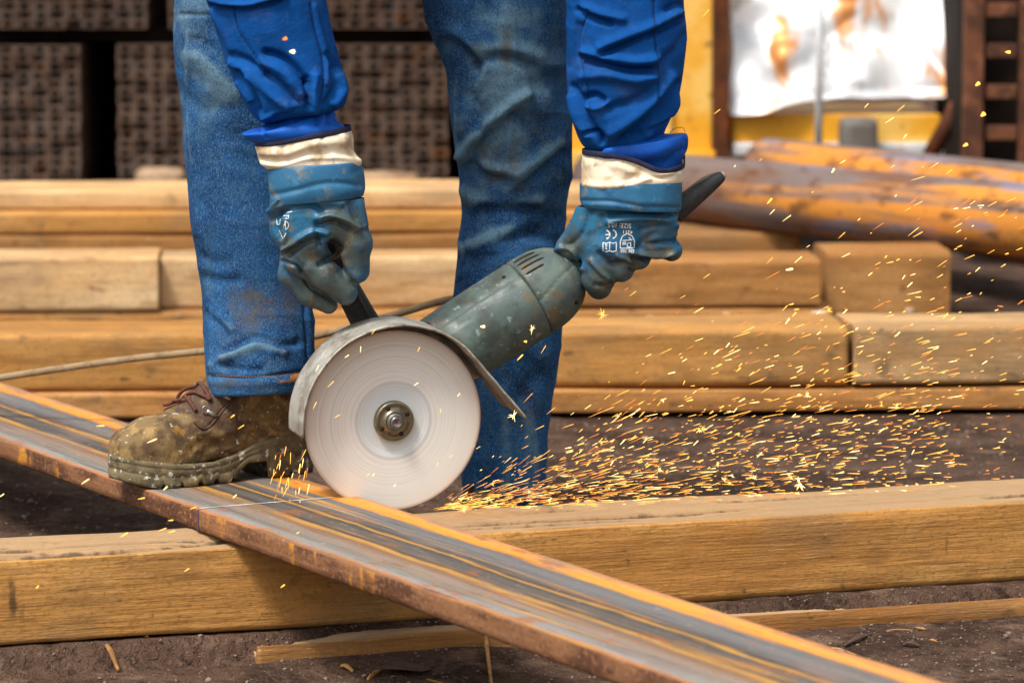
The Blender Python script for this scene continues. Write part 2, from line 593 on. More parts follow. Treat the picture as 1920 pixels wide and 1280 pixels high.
a, b = ext(PA, PB, .35)
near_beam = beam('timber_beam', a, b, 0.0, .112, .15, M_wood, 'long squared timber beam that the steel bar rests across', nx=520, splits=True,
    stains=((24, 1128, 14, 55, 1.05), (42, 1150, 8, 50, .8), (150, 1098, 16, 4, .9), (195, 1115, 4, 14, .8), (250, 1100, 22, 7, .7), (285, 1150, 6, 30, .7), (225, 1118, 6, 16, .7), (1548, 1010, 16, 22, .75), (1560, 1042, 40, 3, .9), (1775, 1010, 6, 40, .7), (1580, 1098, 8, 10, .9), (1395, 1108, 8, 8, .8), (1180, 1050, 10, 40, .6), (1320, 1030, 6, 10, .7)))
# board lying half buried under the near beam
ba = BA_; _, bb2 = ext(BA_, BB_, .3)
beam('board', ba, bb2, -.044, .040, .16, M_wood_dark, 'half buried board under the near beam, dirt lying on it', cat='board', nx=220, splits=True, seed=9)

# second row, behind the worker
TIM = 'stacked timbers behind the worker'
def rowpts(x0, x1, y_at, slope=.012):
    """plan points of a row whose front face stands at depth y_at at the picture's middle"""
    out = []
    for px in (x0, x1):
        yy = y_at + slope * (px - 960) / 200
        out.append(U(px, 640, yy)[:2])
    return out
r2 = 1.80
a, b = rowpts(-700, 2700, r2)
beam('timber_plank', a, b, 0, .046, .30, M_wood_dark, 'flat plank on the dirt under the second row of timbers', cat='plank', group=TIM, seed=11)
a, b = rowpts(-760, 1590, r2 + .012)
beam('timber_beam', a, b, .048, .100, .24, M_wood, 'long timber across the photo behind the boot and the sparks, ending at a dark joint', group=TIM, seed=12)
a, b = rowpts(1602, 2640, r2 + .004)
beam('timber_beam', a, b, .048, .104, .24, M_wood_grey, 'weathered short timber at the right end of the second row', group=TIM, seed=13)
# third row
r3 = 2.92
a, b = rowpts(-800, 1560, r3)
beam('timber_plank', a, b, 0, .066, .34, M_wood_dark, 'low plank carrying the third row of timbers', cat='plank', group=TIM, seed=14)
a, b = rowpts(-720, 298, r3 - .004)
beam('timber_beam', a, b, .068, .112, .2, M_wood_grey, 'pale stained timber end left of the near trouser leg', group=TIM, seed=15)
a, b = rowpts(302, 1020, r3 + .05)
beam('timber_beam', a, b, .068, .106, .2, M_wood_grey, 'set back timber between the two trouser legs, beside the pale stained one', group=TIM, seed=16)
a, b = rowpts(1030, 1538, r3 + .0)
beam('timber_beam', a, b, .068, .098, .2, M_wood_dark, 'timber under the hand on the grinder handle, ending right of it', group=TIM, seed=17)
a, b = rowpts(1548, 1780, r3 + .16)
beam('timber_beam', a, b, .0, .165, .2, M_wood_dark, 'shaded timber block under the rusty pipes', group=TIM, seed=18)
# fourth row: stacked boards
r4 = 3.80
zz = 0.0
for k, (h, mt, lb, dy, xe) in enumerate((
        (.146, M_wood_dark, 'thick lowest timber of the rear stack', 0, 1500), (.050, M_wood, 'brown board on the thick timber of the rear stack', .01, 1110),
        (.046, M_wood_grey, 'pale topmost board of the rear stack below the tube bundles', .04, 1105))):
    a, b = rowpts(-860 + 60 * k, xe, r4 + dy)
    beam('stacked_board', a, b, zz, h, .3, mt, lb, cat='board', group=TIM, seed=20 + k)
    zz += h + .002

# ---- bundles of square steel tube; shed walls and roof added to keep them dark
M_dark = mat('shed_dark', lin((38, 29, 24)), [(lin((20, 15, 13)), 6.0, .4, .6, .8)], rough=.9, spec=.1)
M_rack = mat('rack_steel', lin((104, 62, 40)), [(lin((60, 36, 25)), 14.0, .4, .6, .8), (lin((140, 92, 62)), 30.0, .55, .7, .5)], rough=.8, spec=.3)
M_tube = mat('rusty_tube', lin((104, 84, 72)), [
    (lin((132, 84, 46)), 1.6, .55, .66, .7), (lin((104, 94, 88)), 5.0, .45, .62, .7), (lin((92, 62, 46)), 40.0, .5, .7, .4)],
    rough=.8, spec=.15, randv=.14)
M_tube_shade = mat('tube_inside_shade', lin((22, 16, 13)), [(lin((14, 10, 9)), 30.0, .4, .6, .7)], rough=.95, spec=.05)  # shade inside the tubes, put into the colour
shed = empty('shade_shed', (-1.2, 7.5, 0))
def part(name, x0, x1, y0, y1, z0, z1, m, p, b=0.0):
    V, F = boxm(x0, x1, y0, y1, z0, z1, b)
    return build(name, V, F, m, p, smooth=False)
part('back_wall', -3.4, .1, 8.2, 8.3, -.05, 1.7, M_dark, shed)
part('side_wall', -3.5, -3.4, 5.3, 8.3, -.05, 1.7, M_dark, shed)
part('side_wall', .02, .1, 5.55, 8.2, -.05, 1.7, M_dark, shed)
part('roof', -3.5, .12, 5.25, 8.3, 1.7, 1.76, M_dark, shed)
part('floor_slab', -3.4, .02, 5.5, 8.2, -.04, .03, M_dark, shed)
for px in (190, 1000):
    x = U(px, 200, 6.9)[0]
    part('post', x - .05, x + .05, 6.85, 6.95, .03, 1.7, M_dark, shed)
tag(shed, 'dark open shed added to keep the bundles of rusty tube in shade', 'shed')

TW, TH, TL = .0452, .0240, 1.1
def tube_mesh():
    w, h, t, tz = TW * .97, TH * .95, .0090, .0044
    o = [(-w / 2, -h / 2), (w / 2, -h / 2), (w / 2, h / 2), (-w / 2, h / 2)]
    i = [(-w / 2 + t, -h / 2 + tz), (w / 2 - t, -h / 2 + tz), (w / 2 - t, h / 2 - tz), (-w / 2 + t, h / 2 - tz)]
    V = [(x, 0, z) for x, z in o] + [(x, 0, z) for x, z in i] + [(x, TL, z) for x, z in o] + [(x, TL, z) for x, z in i]
    F = []
    for k in range(4):
        k2 = (k + 1) % 4
        F += [[k, k2, 4 + k2, 4 + k], [k, 8 + k, 8 + k2, k2], [4 + k, 4 + k2, 12 + k2, 12 + k], [8 + k, 12 + k, 12 + k2, 8 + k2]]
    me = bpy.data.meshes.new('steel_tube')
    me.from_pydata(V, [], F); me.materials.append(M_tube); me.materials.append(M_tube_shade)
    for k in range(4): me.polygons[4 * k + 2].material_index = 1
    me.update()
    return me
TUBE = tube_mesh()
def bundle(px0, py_bottom, cols, rows, label, yb=5.80):
    p = U(px0, py_bottom, yb)
    root = empty('tube_bundle', (p[0] + cols * TW / 2, yb, p[2]))
    tag(root, label, 'tube bundle', 'bundles of rectangular steel tube')
    for c in range(cols):
        for r in range(rows):
            o = bpy.data.objects.new('steel_tube', TUBE)
            COL.objects.link(o)
            o.parent = root
            o.location = ((c + .5 - cols / 2) * TW + random.uniform(-.0022, .0022), random.uniform(-.014, .010), (r + .5) * TH)
    return root
bundle(-122, 345, 9, 16, 'lower tube bundle at the left edge of the photo')
bundle(222, 343, 8, 16, 'lower tube bundle just left of the near trouser leg')
bundle(566, 343, 9, 16, 'lower tube bundle between the two trouser legs')
bundle(-60, 54, 11, 6, 'upper tube bundle left of the near trouser leg')
bundle(316, 54, 16, 6, 'upper tube bundle behind the left sleeve and between the legs')
# bearers the bundles stand on
M_pale = mat('pale_block', lin((178, 150, 122)), [(lin((120, 92, 66)), 16.0, .45, .65, .7)], rough=.85, spec=.2)
def block(px0, px1, py0, py1, y, dpt, m, name, label, cat, b=.006):
    a, c = U(px0, py1, y), U(px1, py0, y)
    V, F = boxm(a[0], c[0], y, y + dpt, a[2], c[2], b)
    return tag(build(name, V, F, m, smooth=False), label, cat)
lz = U(0, 345, 5.8)[2]
for x0, x1, lb in ((-130, 1000, 'front bearer on the shed floor under the tube bundles'),):
    a, c = U(x0, 300, 5.9), U(x1, 300, 5.9)
    V, F = boxm(a[0], c[0], 5.9, 6.0, .032, lz - .002, .004)
    tag(build('bearer_beam', V, F, M_rack, smooth=False), lb, 'beam')
a, c = U(-130, 300, 5.9), U(1000, 300, 5.9)
uz = U(0, 54, 5.8)[2]
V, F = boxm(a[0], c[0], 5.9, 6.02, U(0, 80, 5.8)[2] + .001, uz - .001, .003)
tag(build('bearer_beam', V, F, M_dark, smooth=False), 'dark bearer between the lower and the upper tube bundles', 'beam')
def chunk(px, py, y, w, h, d, m, name, label, cat, group=None, seed=0):
    """small rough lump standing with its base at the pixel"""
    p = U(px, py, y)
    def f(P):
        q = (P - p - np.array((0, 0, h / 2))) / np.array((w / 2, d / 2, h / 2))
        return (np.sum(np.abs(q) ** 3.2, -1) ** (1 / 3.2) - 1) * min(w, h, d) / 2 + .05 * min(w, h, d) * fbm(P, 2.2 / min(w, h, d), seed, 2)
    V, F = surfnet(f, p + (-w * .7, -d * .7, -h * .25), p + (w * .7, d * .7, h * 1.25), max(w, h, d) / 16)
    return tag(build(name, V, F, m), label, cat, group)
chunk(300, 352, 5.66, .135, .055, .08, M_pale, 'wood_block', 'pale wooden block below the tube bundle left of the near leg', 'block', seed=3)
chunk(716, 352, 5.66, .20, .045, .08, M_pale, 'wood_block', 'long pale block under the bundle between the legs', 'block', seed=4)

# ---- yellow skip, rusty posts, crumpled sheet, rack on the right
M_yellow = mat('yellow_paint', lin((226, 160, 32)), [
    (lin((150, 84, 30)), 6.0, .56, .68, .8), (lin((236, 196, 110)), 4.0, .5, .64, .7), (lin((96, 56, 30)), 20.0, .62, .72, .8)],
    rough=.55, spec=.4)
M_rustpost = mat('rust_post', lin((96, 52, 26)), [(lin((60, 34, 22)), 9.0, .42, .62, .8), (lin((150, 86, 34)), 24.0, .55, .7, .6)], rough=.85, spec=.2)
M_sheet = mat('galvanised_sheet', lin((232, 232, 232)), [
    (lin((190, 196, 204)), 5.0, .48, .62, .6), (lin((196, 126, 48)), (5, 5, 1.4), .53, .62, .95), (lin((120, 112, 104)), (8, 8, 4), .60, .68, .7), (lin((130, 128, 122)), 9.0, .66, .74, .6)],
    rough=.42, spec=.5, metal=.35)
skip = empty('waste_skip', (U(1190, 300, 5.0)[0], 5.4, 0))
def pbox(name, px0, px1, py0, py1, y, dpt, m, p, b=.006, yb=None):
    a, c = U(px0, py1, y), U(px1, py0, y)
    V, F = boxm(a[0], c[0], y, y + dpt, a[2], c[2], b)
    return build(name, V, F, m, p, smooth=False)
pbox('side_panel', 1010, 1338, -220, 283, 4.95, .9, M_yellow, skip)
pbox('rib', 1230, 1262, -220, 283, 4.93, .018, M_yellow, skip)
pbox('rim', 1005, 1342, 283, 330, 4.92, .95, M_yellow, skip)
pbox('foot', 1040, 1080, 330, 400, 4.96, .8, M_rustpost, skip)
pbox('foot', 1290, 1330, 330, 400, 4.96, .8, M_rustpost, skip)
tag(skip, 'yellow painted steel skip behind the sleeve over the grinder handle', 'skip')
post = pbox('steel_post', 1337, 1369, -220, 400, 4.93, .06, M_rustpost, None)
tag(post, 'rust brown steel post between the yellow skip and the bright sheet', 'post')
trough = empty('machine_base', (U(1540, 300, 5.0)[0], 5.1, 0))
pbox('bed', 1372, 1764, 214, 268, 4.98, .5, M_yellow, trough)
pbox('rail', 1374, 1770, 268, 292, 4.96, .56, M_sheet, trough)
for q in (1392, 1560, 1722):
    pbox('leg', q, q + 26, 292, 400, 5.0, .06, M_rustpost, trough)
pbox('grey_motor', 1575, 1648, 222, 290, 4.88, .075, mat('motor_grey', lin((120, 116, 112)), [(lin((90, 80, 70)), 12.0, .4, .6, .7)], rough=.6), trough, b=.02)
tag(trough, 'yellow machine base with a grey motor below the bright sheet', 'machine')
# crumpled sheet leaning back on the machine
nx_, nz_ = 90, 60
u, v = np.meshgrid(np.linspace(0, 1, nx_), np.linspace(0, 1, nz_), indexing='ij')
wob_ = 7 * noise(np.stack([u * 6, v * 5, u * 0], -1), 1.0, 91)
pxs = wob_ + (1370 * (1 - v) + 1374 * v) * (1 - u) + (1806 * (1 - v) + 1740 * v) * u
pys = wob_ - 16 * (1 - v) * np.sin(u * 3.1) ** 2 - 26 * (1 - v) * np.clip((u - .9) / .1, 0, 1) ** 2 + (216 * (1 - v) + -150 * v) * (1 - u) + (182 * (1 - v) + -150 * v) * u
SV = np.array([U(x, y, 4.97 + .30 * t) for x, y, t in zip(pxs.ravel(), pys.ravel(), v.ravel())])
cr = .035 * fbm(np.c_[u.ravel() * 3.2, v.ravel() * 2.2, 0 * u.ravel()], 1.0, 77, 2)
cr += .06 * np.abs(noise(np.c_[u.ravel() * 4 + v.ravel() * 2, v.ravel() * 3, 0 * u.ravel()], 1.0, 79)) + .05 * np.abs(noise(np.c_[u.ravel() * 3 - v.ravel() * 3, v.ravel() * 2 + 9, 0 * u.ravel()], 1.0, 83))
SV[:, 1] -= cr
SV2 = SV + np.array((0, .003, .0))
Fq = quads(nx_, nz_, False)
sheet_V, sheet_F = join([(SV, Fq), (SV2, flipF(Fq))])
tag(build('metal_sheet', sheet_V, sheet_F, M_sheet), 'bright crumpled metal sheet with rust stains, leaning over the machine', 'metal sheet')
V, F = tube([U(1534, 330, 4.80), U(1538, -160, 4.86)], .010, 10)
tag(build('thin_pole', V, F, M_sheet), 'thin grey pole standing before the bright crumpled sheet', 'pole')
V, F = tube([U(1742, 296, 4.85), U(1800, 190, 4.85)], .022, 8)
tag(build('brace_bar', V, F, M_rustpost), 'dark slanting bar below the corner of the bright sheet', 'bar')
# rack with square openings
rack = empty('steel_rack', (U(1900, 300, 4.6)[0], 4.6, 0))
pbox('upright', 1804, 1850, -220, 420, 4.60, .05, M_rack, rack, b=.004)
pbox('upright', 1908, 1950, -220, 420, 4.60, .05, M_rack, rack, b=.004)
for k in range(7):
    yc = 250 - 77 * k + 77
    pbox('rung', 1850.5, 1907.5, yc - 13, yc + 13, 4.605, .04, M_rack, rack, b=.004)
pbox('back_panel', 1800, 1955, -220, 420, 5.2, .02, M_dark, rack, b=.0)
pbox('side_panel', 1800, 1806, -220, 420, 4.652, .546, M_dark, rack, b=.0)
tag(rack, 'rusty ladder-like steel rack with square openings at the right edge', 'rack')

# ---- pipes
M_pipe = mat('rusty_pipe', lin((112, 98, 94)), [
    (lin((112, 74, 48)), (2.5, 9, 9), .46, .62, .8), (lin((206, 134, 48)), (.45, 9, 9), .515, .59, .9),
    (lin((122, 122, 140)), (2, 10, 10), .53, .63, .7), (lin((84, 52, 34)), (12, 30, 30), .54, .66, .7), (lin((60, 42, 34)), 60.0, .58, .7, .5)],
    rough=.7, spec=.25, bumps=((60, .3, .002),))
def pipe(p0, r0, p1, label, y0, y1, seed=0):
    A, B = U(*p0, y0), U(*p1, y1)
    Ln = np.linalg.norm(B - A)
    ns, nl = 56, 40
    t = np.linspace(0, 2 * np.pi, ns, endpoint=False)
    rings = []
    for x in np.linspace(0, Ln, nl):
        rings.append(np.c_[np.full(ns, x), r0 * np.cos(t), r0 * np.sin(t)])
    for x in (Ln, Ln - .3):
        rings.append(np.c_[np.full(ns, x), (r0 - .008) * np.cos(t), (r0 - .008) * np.sin(t)])
    rings.insert(0, np.c_[np.full(ns, 0), (r0 - .008) * np.cos(t), (r0 - .008) * np.sin(t)])
    rings.insert(0, np.c_[np.full(ns, .3), (r0 - .008) * np.cos(t), (r0 - .008) * np.sin(t)])
    V = np.concatenate(rings)
    o = build('steel_pipe', V, flipF(quads(len(rings), ns)), M_pipe, local=True)
    o.location = A
    o.rotation_mode = 'QUATERNION'
    o.rotation_quaternion = Vector(B - A).to_track_quat('X', 'Z') @ __import__('mathutils').Quaternion((1, 0, 0), seed)
    return tag(o, label, 'pipe', 'large rusty pipes on the timbers')
pipe((1120, 338), .079, (2060, 428), 'large rusty pipe nearest the sparks, orange and blue grey', 4.45, 2.98, 1.2)
pipe((1440, 316), .075, (2080, 388), 'rusty pipe lying behind the nearest one', 4.55, 3.36, 2.6)
pipe((1700, 392), .079, (2080, 462), 'added rusty pipe low under the others, blocking light', 4.4, 3.62, 4.0)  # extra pipe, added to block light under the stack

# ================================================================== STEEL FLAT BAR
BZ = 0.112 + 0.0285           # top of the bar
bk0, bk1 = G(0, 716, BZ), G(1280, 1121, BZ)
fr0, fr1 = G(0, 821, BZ), G(1280, 1277, BZ)
bdir = ((bk1 - bk0) / np.linalg.norm(bk1 - bk0) + (fr1 - fr0) / np.linalg.norm(fr1 - fr0))[:2]
bdir /= np.linalg.norm(bdir)
bacr = np.array((-bdir[1], bdir[0]))             # towards the far edge
fm = ((fr0 + fr1) / 2)[:2]
bm_ = ((bk0 + bk1) / 2)[:2]
BW = float((bm_ - fm) @ bacr)
# bar-local frame: x along the bar, y from the near edge to the far edge, z up; origin on the near lower edge
BAR_YAW = math.atan2(bdir[1], bdir[0])
s0, s1 = -1.75, 2.15
BAR0 = fm + bdir * s0
def bar_local(P):
    d = np.asarray(P)[..., :2] - BAR0
    return d @ bdir, d @ bacr

def bar_material():
    m = mat('mill_scale_rust', (1, 1, 1, 1), rough=.6, metal=.0, spec=.28,
            bumps=(((8, 90, 90), .5, .002), (200, .6, .0015)), rvar=((6, 60, 60), .45, .9))
    nt = m.node_tree; N, L = nt.nodes, nt.links
    b = N['Principled BSDF']
    tc = N.new('ShaderNodeTexCoord')
    sp = N.new('ShaderNodeSeparateXYZ'); L.new(tc.outputs['Object'], sp.inputs[0])
    def tex(scale, det=4, off=0.0):
        mp = N.new('ShaderNodeMapping'); mp.inputs['Scale'].default_value = scale; mp.inputs['Location'].default_value = (off, off, off)
        L.new(tc.outputs['Object'], mp.inputs[0])
        t = N.new('ShaderNodeTexNoise'); t.inputs['Scale'].default_value = 1; t.inputs['Detail'].default_value = det
        t.inputs['Roughness'].default_value = .62
        L.new(mp.outputs[0], t.inputs['Vector']); return t.outputs['Fac']
    def math_(op, a, bv, c=None):
        n = N.new('ShaderNodeMath'); n.operation = op
        for i, q in enumerate((a, bv, c)):
            if q is None: continue
            if isinstance(q, (int, float)): n.inputs[i].default_value = q
            else: L.new(q, n.inputs[i])
        return n.outputs[0]
    def ramp(src, stops):
        r = N.new('ShaderNodeValToRGB'); L.new(src, r.inputs[0])
        e = r.color_ramp.elements
        e[0].position, e[0].color = stops[0]
        e[1].position, e[1].color = stops[1]
        for p, c in stops[2:]:
            q = e.new(p); q.color = c
        return r.outputs[0]
    def mix(f, a, c, amt=1.0):
        if amt != 1.0: f = math_('MULTIPLY', f, amt)
        x = N.new('ShaderNodeMix'); x.data_type = 'RGBA'
        L.new(f, x.inputs[0])
        for i, q in ((6, a), (7, c)):
            if isinstance(q, tuple): x.inputs[i].default_value = q
            else: L.new(q, x.inputs[i])
        return x.outputs[2]
    def step(src, lo, hi):
        n = N.new('ShaderNodeMapRange'); n.interpolation_type = 'SMOOTHSTEP'
        n.inputs['From Min'].default_value = lo; n.inputs['From Max'].default_value = hi
        L.new(src, n.inputs['Value']); return n.outputs[0]
    v = math_('DIVIDE', sp.outputs['Y'], BW)
    v = math_('ADD', v, math_('MULTIPLY', math_('SUBTRACT', tex((1.3, .1, .1), 3), .5), .10))
    v = math_('ADD', v, math_('MULTIPLY', math_('SUBTRACT', tex((7, 60, 1), 5, 4.4), .5), .10))
    O, Ye, Gb, Gd, Br, Lt = lin((226, 142, 40)), lin((186, 138, 66)), lin((102, 100, 100)), lin((70, 64, 60)), lin((122, 92, 66)), lin((140, 138, 134))
    base = ramp(v, [(0.0, Br), (.02, lin((176, 112, 64))), (.05, Lt), (.14, lin((124, 116, 106))), (.22, lin((140, 120, 106))),
                    (.30, Br), (.345, Ye), (.375, Gd), (.47, lin((92, 86, 80))), (.52, Gd), (.545, Ye), (.575, Gd), (.66, Gb), (.73, lin((110, 108, 106))), (.80, Gb), (.84, O), (.92, lin((220, 150, 70))), (1.0, lin((170, 118, 84)))])
    str1 = tex((1.6, 70, 1), 4, 3.1)
    c = mix(step(str1, .55, .68), base, lin((206, 146, 54)), .7)
    c = mix(step(tex((1.1, 40, 1), 4, 7.7), .54, .68), c, lin((98, 96, 94)), .8)
    c = mix(step(tex((5, 130, 1), 4, 1.7), .58, .70), c, lin((64, 56, 56)), .7)
    c = mix(step(tex((9, 26, 1), 5, 9.0), .56, .68), c, lin((150, 88, 46)), .7)
    c = mix(step(tex((3, 16, 1), 5, 12.0), .52, .66), c, lin((128, 110, 100)), .6)
    c = mix(step(tex((240, 300, 9), 3, 6.0), .58, .72), c, lin((84, 66, 56)), .5)
    c = mix(step(tex((90, 120, 9), 3, 2.0), .64, .72), c, lin((190, 180, 170)), .35)
    # narrow faces
    side = mix(step(tex((9, 9, 30), 5), .42, .60), lin((134, 92, 62)), lin((92, 58, 40)))
    side = mix(step(tex((120, 120, 160), 4), .52, .66), side, lin((156, 114, 82)), .8)
    side = mix(step(tex((170, 170, 200), 4, 3), .56, .68), side, lin((62, 42, 34)), .8)
    drip = step(tex((22, .1, 3.0), 2, 5.5), .57, .64)
    drip = math_('MULTIPLY', drip, step(tex((1.7, .1, .1), 1, 2.2), .47, .56))
    drip = math_('MULTIPLY', drip, step(tex((40, .1, 50), 4, 1.1), .38, .6))
    side = mix(drip, side, lin((206, 140, 44)), .75)
    geo = N.new('ShaderNodeNewGeometry')
    vt = N.new('ShaderNodeSeparateXYZ'); L.new(geo.outputs['Normal'], vt.inputs[0])
    c = mix(step(vt.outputs['Z'], .35, .75), side, c)
    L.new(c, b.inputs['Base Color'])
    return m
M_bar = bar_material()
T = .0285
r = .003
sec = [(0, r), (0, T / 3), (0, 2 * T / 3), (0, T - r), (r * .3, T - r * .3), (r, T)]
sec += [(y, T) for y in np.linspace(r, BW - r, 40)[1:]]
sec += [(BW - r * .3, T - r * .3), (BW, T - r), (BW, T / 2), (BW, r), (BW - r, 0)]
sec += [(y, 0) for y in np.linspace(BW - r, r, 8)[1:]]
sec = np.array(sec); ns = len(sec)
nx = 520
V = np.zeros((nx, ns, 3))
V[..., 0] = np.linspace(0, s1 - s0, nx)[:, None]; V[..., 1] = sec[:, 0]; V[..., 2] = sec[:, 1]
V = V.reshape(-1, 3)
V[:, 1] += .0006 * noise(V, (30, 1, 60), 4) * (np.abs(V[:, 1] - BW / 2) > BW / 2 - .004)
V[:, 2] += .0005 * noise(V, (7, 60, 1), 5) * (V[:, 2] > T - .001)
F = flipF(quads(nx, ns)).tolist(); F.append(list(range(ns))); F.append([(nx - 1) * ns + k for k in range(ns)][::-1])
steel_bar = build('steel_flat_bar', V, F, M_bar, local=True)
steel_bar.location = (BAR0[0], BAR0[1], BZ - T)
steel_bar.rotation_euler = (0, 0, BAR_YAW)
tag(steel_bar, 'long flat rusty steel bar being cut by the disc, boot standing on it', 'steel bar')
# scribed cut line on top and down the near edge
c0 = bar_local(G(381, 953, BZ)); c1 = bar_local(G(625, 933, BZ))
M_scribe = mat('scribe_bright', lin((236, 238, 240)), [(lin((170, 170, 174)), (30, 30, 30), .45, .6, .8)], rough=.6)
n = 60
xs_ = np.linspace(c0[0], c1[0], n); ys_ = np.linspace(.0015, c1[1], n)
wv = .0013 + .0009 * np.abs(noise(np.c_[xs_ * 60, ys_ * 60, xs_ * 0], 1, 3))
Vt = np.concatenate([np.c_[xs_ - wv, ys_, np.full(n, T + .0009)], np.c_[xs_ + wv, ys_, np.full(n, T + .0009)]])
F = [[i, n + i, n + i + 1, i + 1] for i in range(n - 1)]
o = build('scribe_line', Vt, F, M_scribe, parent=steel_bar, local=True)
M_scr2 = mat('scribe_blue', lin((84, 92, 128)), rough=.4, metal=.5)
x = c0[0]
V, F = boxm(x - .0011, x + .0011, -.0011, .0004, .001, T - .001)
o = build('scribe_mark', V, F, M_scr2, parent=steel_bar, local=True, smooth=False)

# ================================================================== ANGLE GRINDER
YW = math.radians(18)
DC = U(737, 788, 0.0)                                    # centre of the cutting disc
DN = np.array((math.sin(YW), -math.cos(YW), -.05)); DN /= np.linalg.norm(DN)
E1 = np.array((math.cos(YW), math.sin(YW), 0.0))
E2 = np.cross(DN, E1)
DR = .1176
M_disc = mat('abrasive_disc', lin((226, 218, 210)), rough=.75, spec=.25, bumps=((900, .25, .0006),))
def disc_material(m):
    nt = m.node_tree; N, L = nt.nodes, nt.links
    b = N['Principled BSDF']
    at = N.new('ShaderNodeAttribute'); at.attribute_name = 'rad'
    def tex1(sc, off, det=3):
        mu = N.new('ShaderNodeMath'); mu.operation = 'MULTIPLY_ADD'
        L.new(at.outputs['Fac'], mu.inputs[0]); mu.inputs[1].default_value = sc; mu.inputs[2].default_value = off
        t = N.new('ShaderNodeTexNoise'); t.noise_dimensions = '1D'; t.inputs['Scale'].default_value = 1; t.inputs['Detail'].default_value = det
        L.new(mu.outputs[0], t.inputs['W']); return t.outputs['Fac']
    cr = N.new('ShaderNodeValToRGB'); L.new(at.outputs['Fac'], cr.inputs[0])
    el = cr.color_ramp.elements
    el[0].position, el[0].color = 0.0, lin((214, 220, 220))
    el[1].position, el[1].color = .40, lin((214, 220, 220))
    for p, c in ((.425, (202, 198, 196)), (.45, (230, 227, 220)), (.60, (230, 227, 220)), (.80, (228, 224, 216)), (.95, (222, 214, 204)), (.985, (188, 168, 150)), (1.0, (120, 100, 86))):
        q = el.new(p); q.color = lin(c)
    cur = cr.outputs[0]
    tc = N.new('ShaderNodeTexCoord')
    for sc, off, colr, lo, hi, amt in ((26, 3.0, (178, 174, 170), .48, .66, .28), (90, 9.0, (164, 158, 154), .52, .68, .2), (60, 21.0, (240, 240, 238), .50, .66, .35), (14, 31.0, (224, 190, 178), .60, .72, .25)):
        # rings broken up along the turn
        mr = N.new('ShaderNodeMapRange'); mr.interpolation_type = 'SMOOTHSTEP'
        mr.inputs['From Min'].default_value = lo; mr.inputs['From Max'].default_value = hi; mr.inputs['To Max'].default_value = amt
        L.new(tex1(sc, off), mr.inputs['Value'])
        t = N.new('ShaderNodeTexNoise'); t.inputs['Scale'].default_value = 11; L.new(tc.outputs['Object'], t.inputs['Vector'])
        m3 = N.new('ShaderNodeMapRange'); m3.inputs['From Min'].default_value = .35; m3.inputs['From Max'].default_value = .65
        L.new(t.outputs['Fac'], m3.inputs['Value'])
        m2 = N.new('ShaderNodeMath'); m2.operation = 'MULTIPLY'; L.new(mr.outputs[0], m2.inputs[0]); L.new(m3.outputs[0], m2.inputs[1])
        mx = N.new('ShaderNodeMix'); mx.data_type = 'RGBA'
        L.new(m2.outputs[0], mx.inputs[0]); L.new(cur, mx.inputs[6]); mx.inputs[7].default_value = lin(colr)
        cur = mx.outputs[2]
    L.new(cur, b.inputs['Base Color'])
disc_material(M_disc)
M_guard = mat('guard_steel', lin((172, 168, 158)), [
    (lin((126, 116, 102)), 30.0, .42, .62, .7), (lin((200, 196, 186)), 55.0, .54, .68, .7), (lin((92, 66, 44)), 22.0, .58, .7, .6), (lin((70, 62, 52)), 140.0, .58, .7, .5)],
    rough=.5, metal=.35, spec=.5, bumps=((120, .4, .0012), (40, .3, .002)), rvar=(40, .35, .65))
M_nut = mat('brass_flange', lin((142, 134, 112)), [(lin((96, 84, 60)), 60.0, .45, .65, .7), (lin((196, 184, 150)), 200.0, .58, .7, .5)], rough=.32, metal=.85)
M_spindle = mat('steel_spindle', lin((150, 148, 146)), [(lin((90, 88, 88)), 300.0, .45, .6, .6)], rough=.28, metal=.9)
M_body = mat('worn_green_plastic', lin((76, 92, 90)), [
    (lin((104, 118, 110)), 11.0, .46, .64, .8), (lin((58, 64, 56)), 18.0, .48, .64, .85), (lin((112, 92, 64)), 26.0, .56, .68, .7),
    (lin((150, 160, 154)), (90, 50, 90), .62, .70, .6), (lin((56, 56, 48)), 60.0, .56, .72, .4), (lin((116, 90, 66)), 44.0, .62, .74, .5), (lin((170, 172, 164)), 260.0, .67, .72, .6),
    (lin((142, 100, 82)), 110.0, .45, .95, .7, 4.0, 'attr:badge')],
    rough=.55, spec=.4, bumps=((260, .3, .0010), (30, .2, .004)), rvar=(30, .42, .75))
M_black = mat('black_rubber', lin((52, 52, 54)), [(lin((84, 80, 74)), 30.0, .52, .68, .6), (lin((34, 34, 36)), 90.0, .5, .66, .6)], rough=.6, spec=.4, bumps=((300, .2, .0006),))
M_slot = mat('slot_dark', lin((46, 38, 30)), rough=.9, spec=.1)

grinder = empty('angle_grinder', (DC[0], DC[1], BZ))
tag(grinder, 'worn grey green angle grinder with white cutting disc, held over the steel bar', 'angle grinder')

def lathe(profile, c, ax, u, ns=96, close=False):
    """profile: (along axis, radius)"""
    w = np.cross(ax, u)
    t = np.linspace(0, 2 * np.pi, ns, endpoint=False)
    V = np.concatenate([c + ax * s + rr * (np.cos(t)[:, None] * u + np.sin(t)[:, None] * w) for s, rr in profile])
    return V, quads(len(profile), ns)

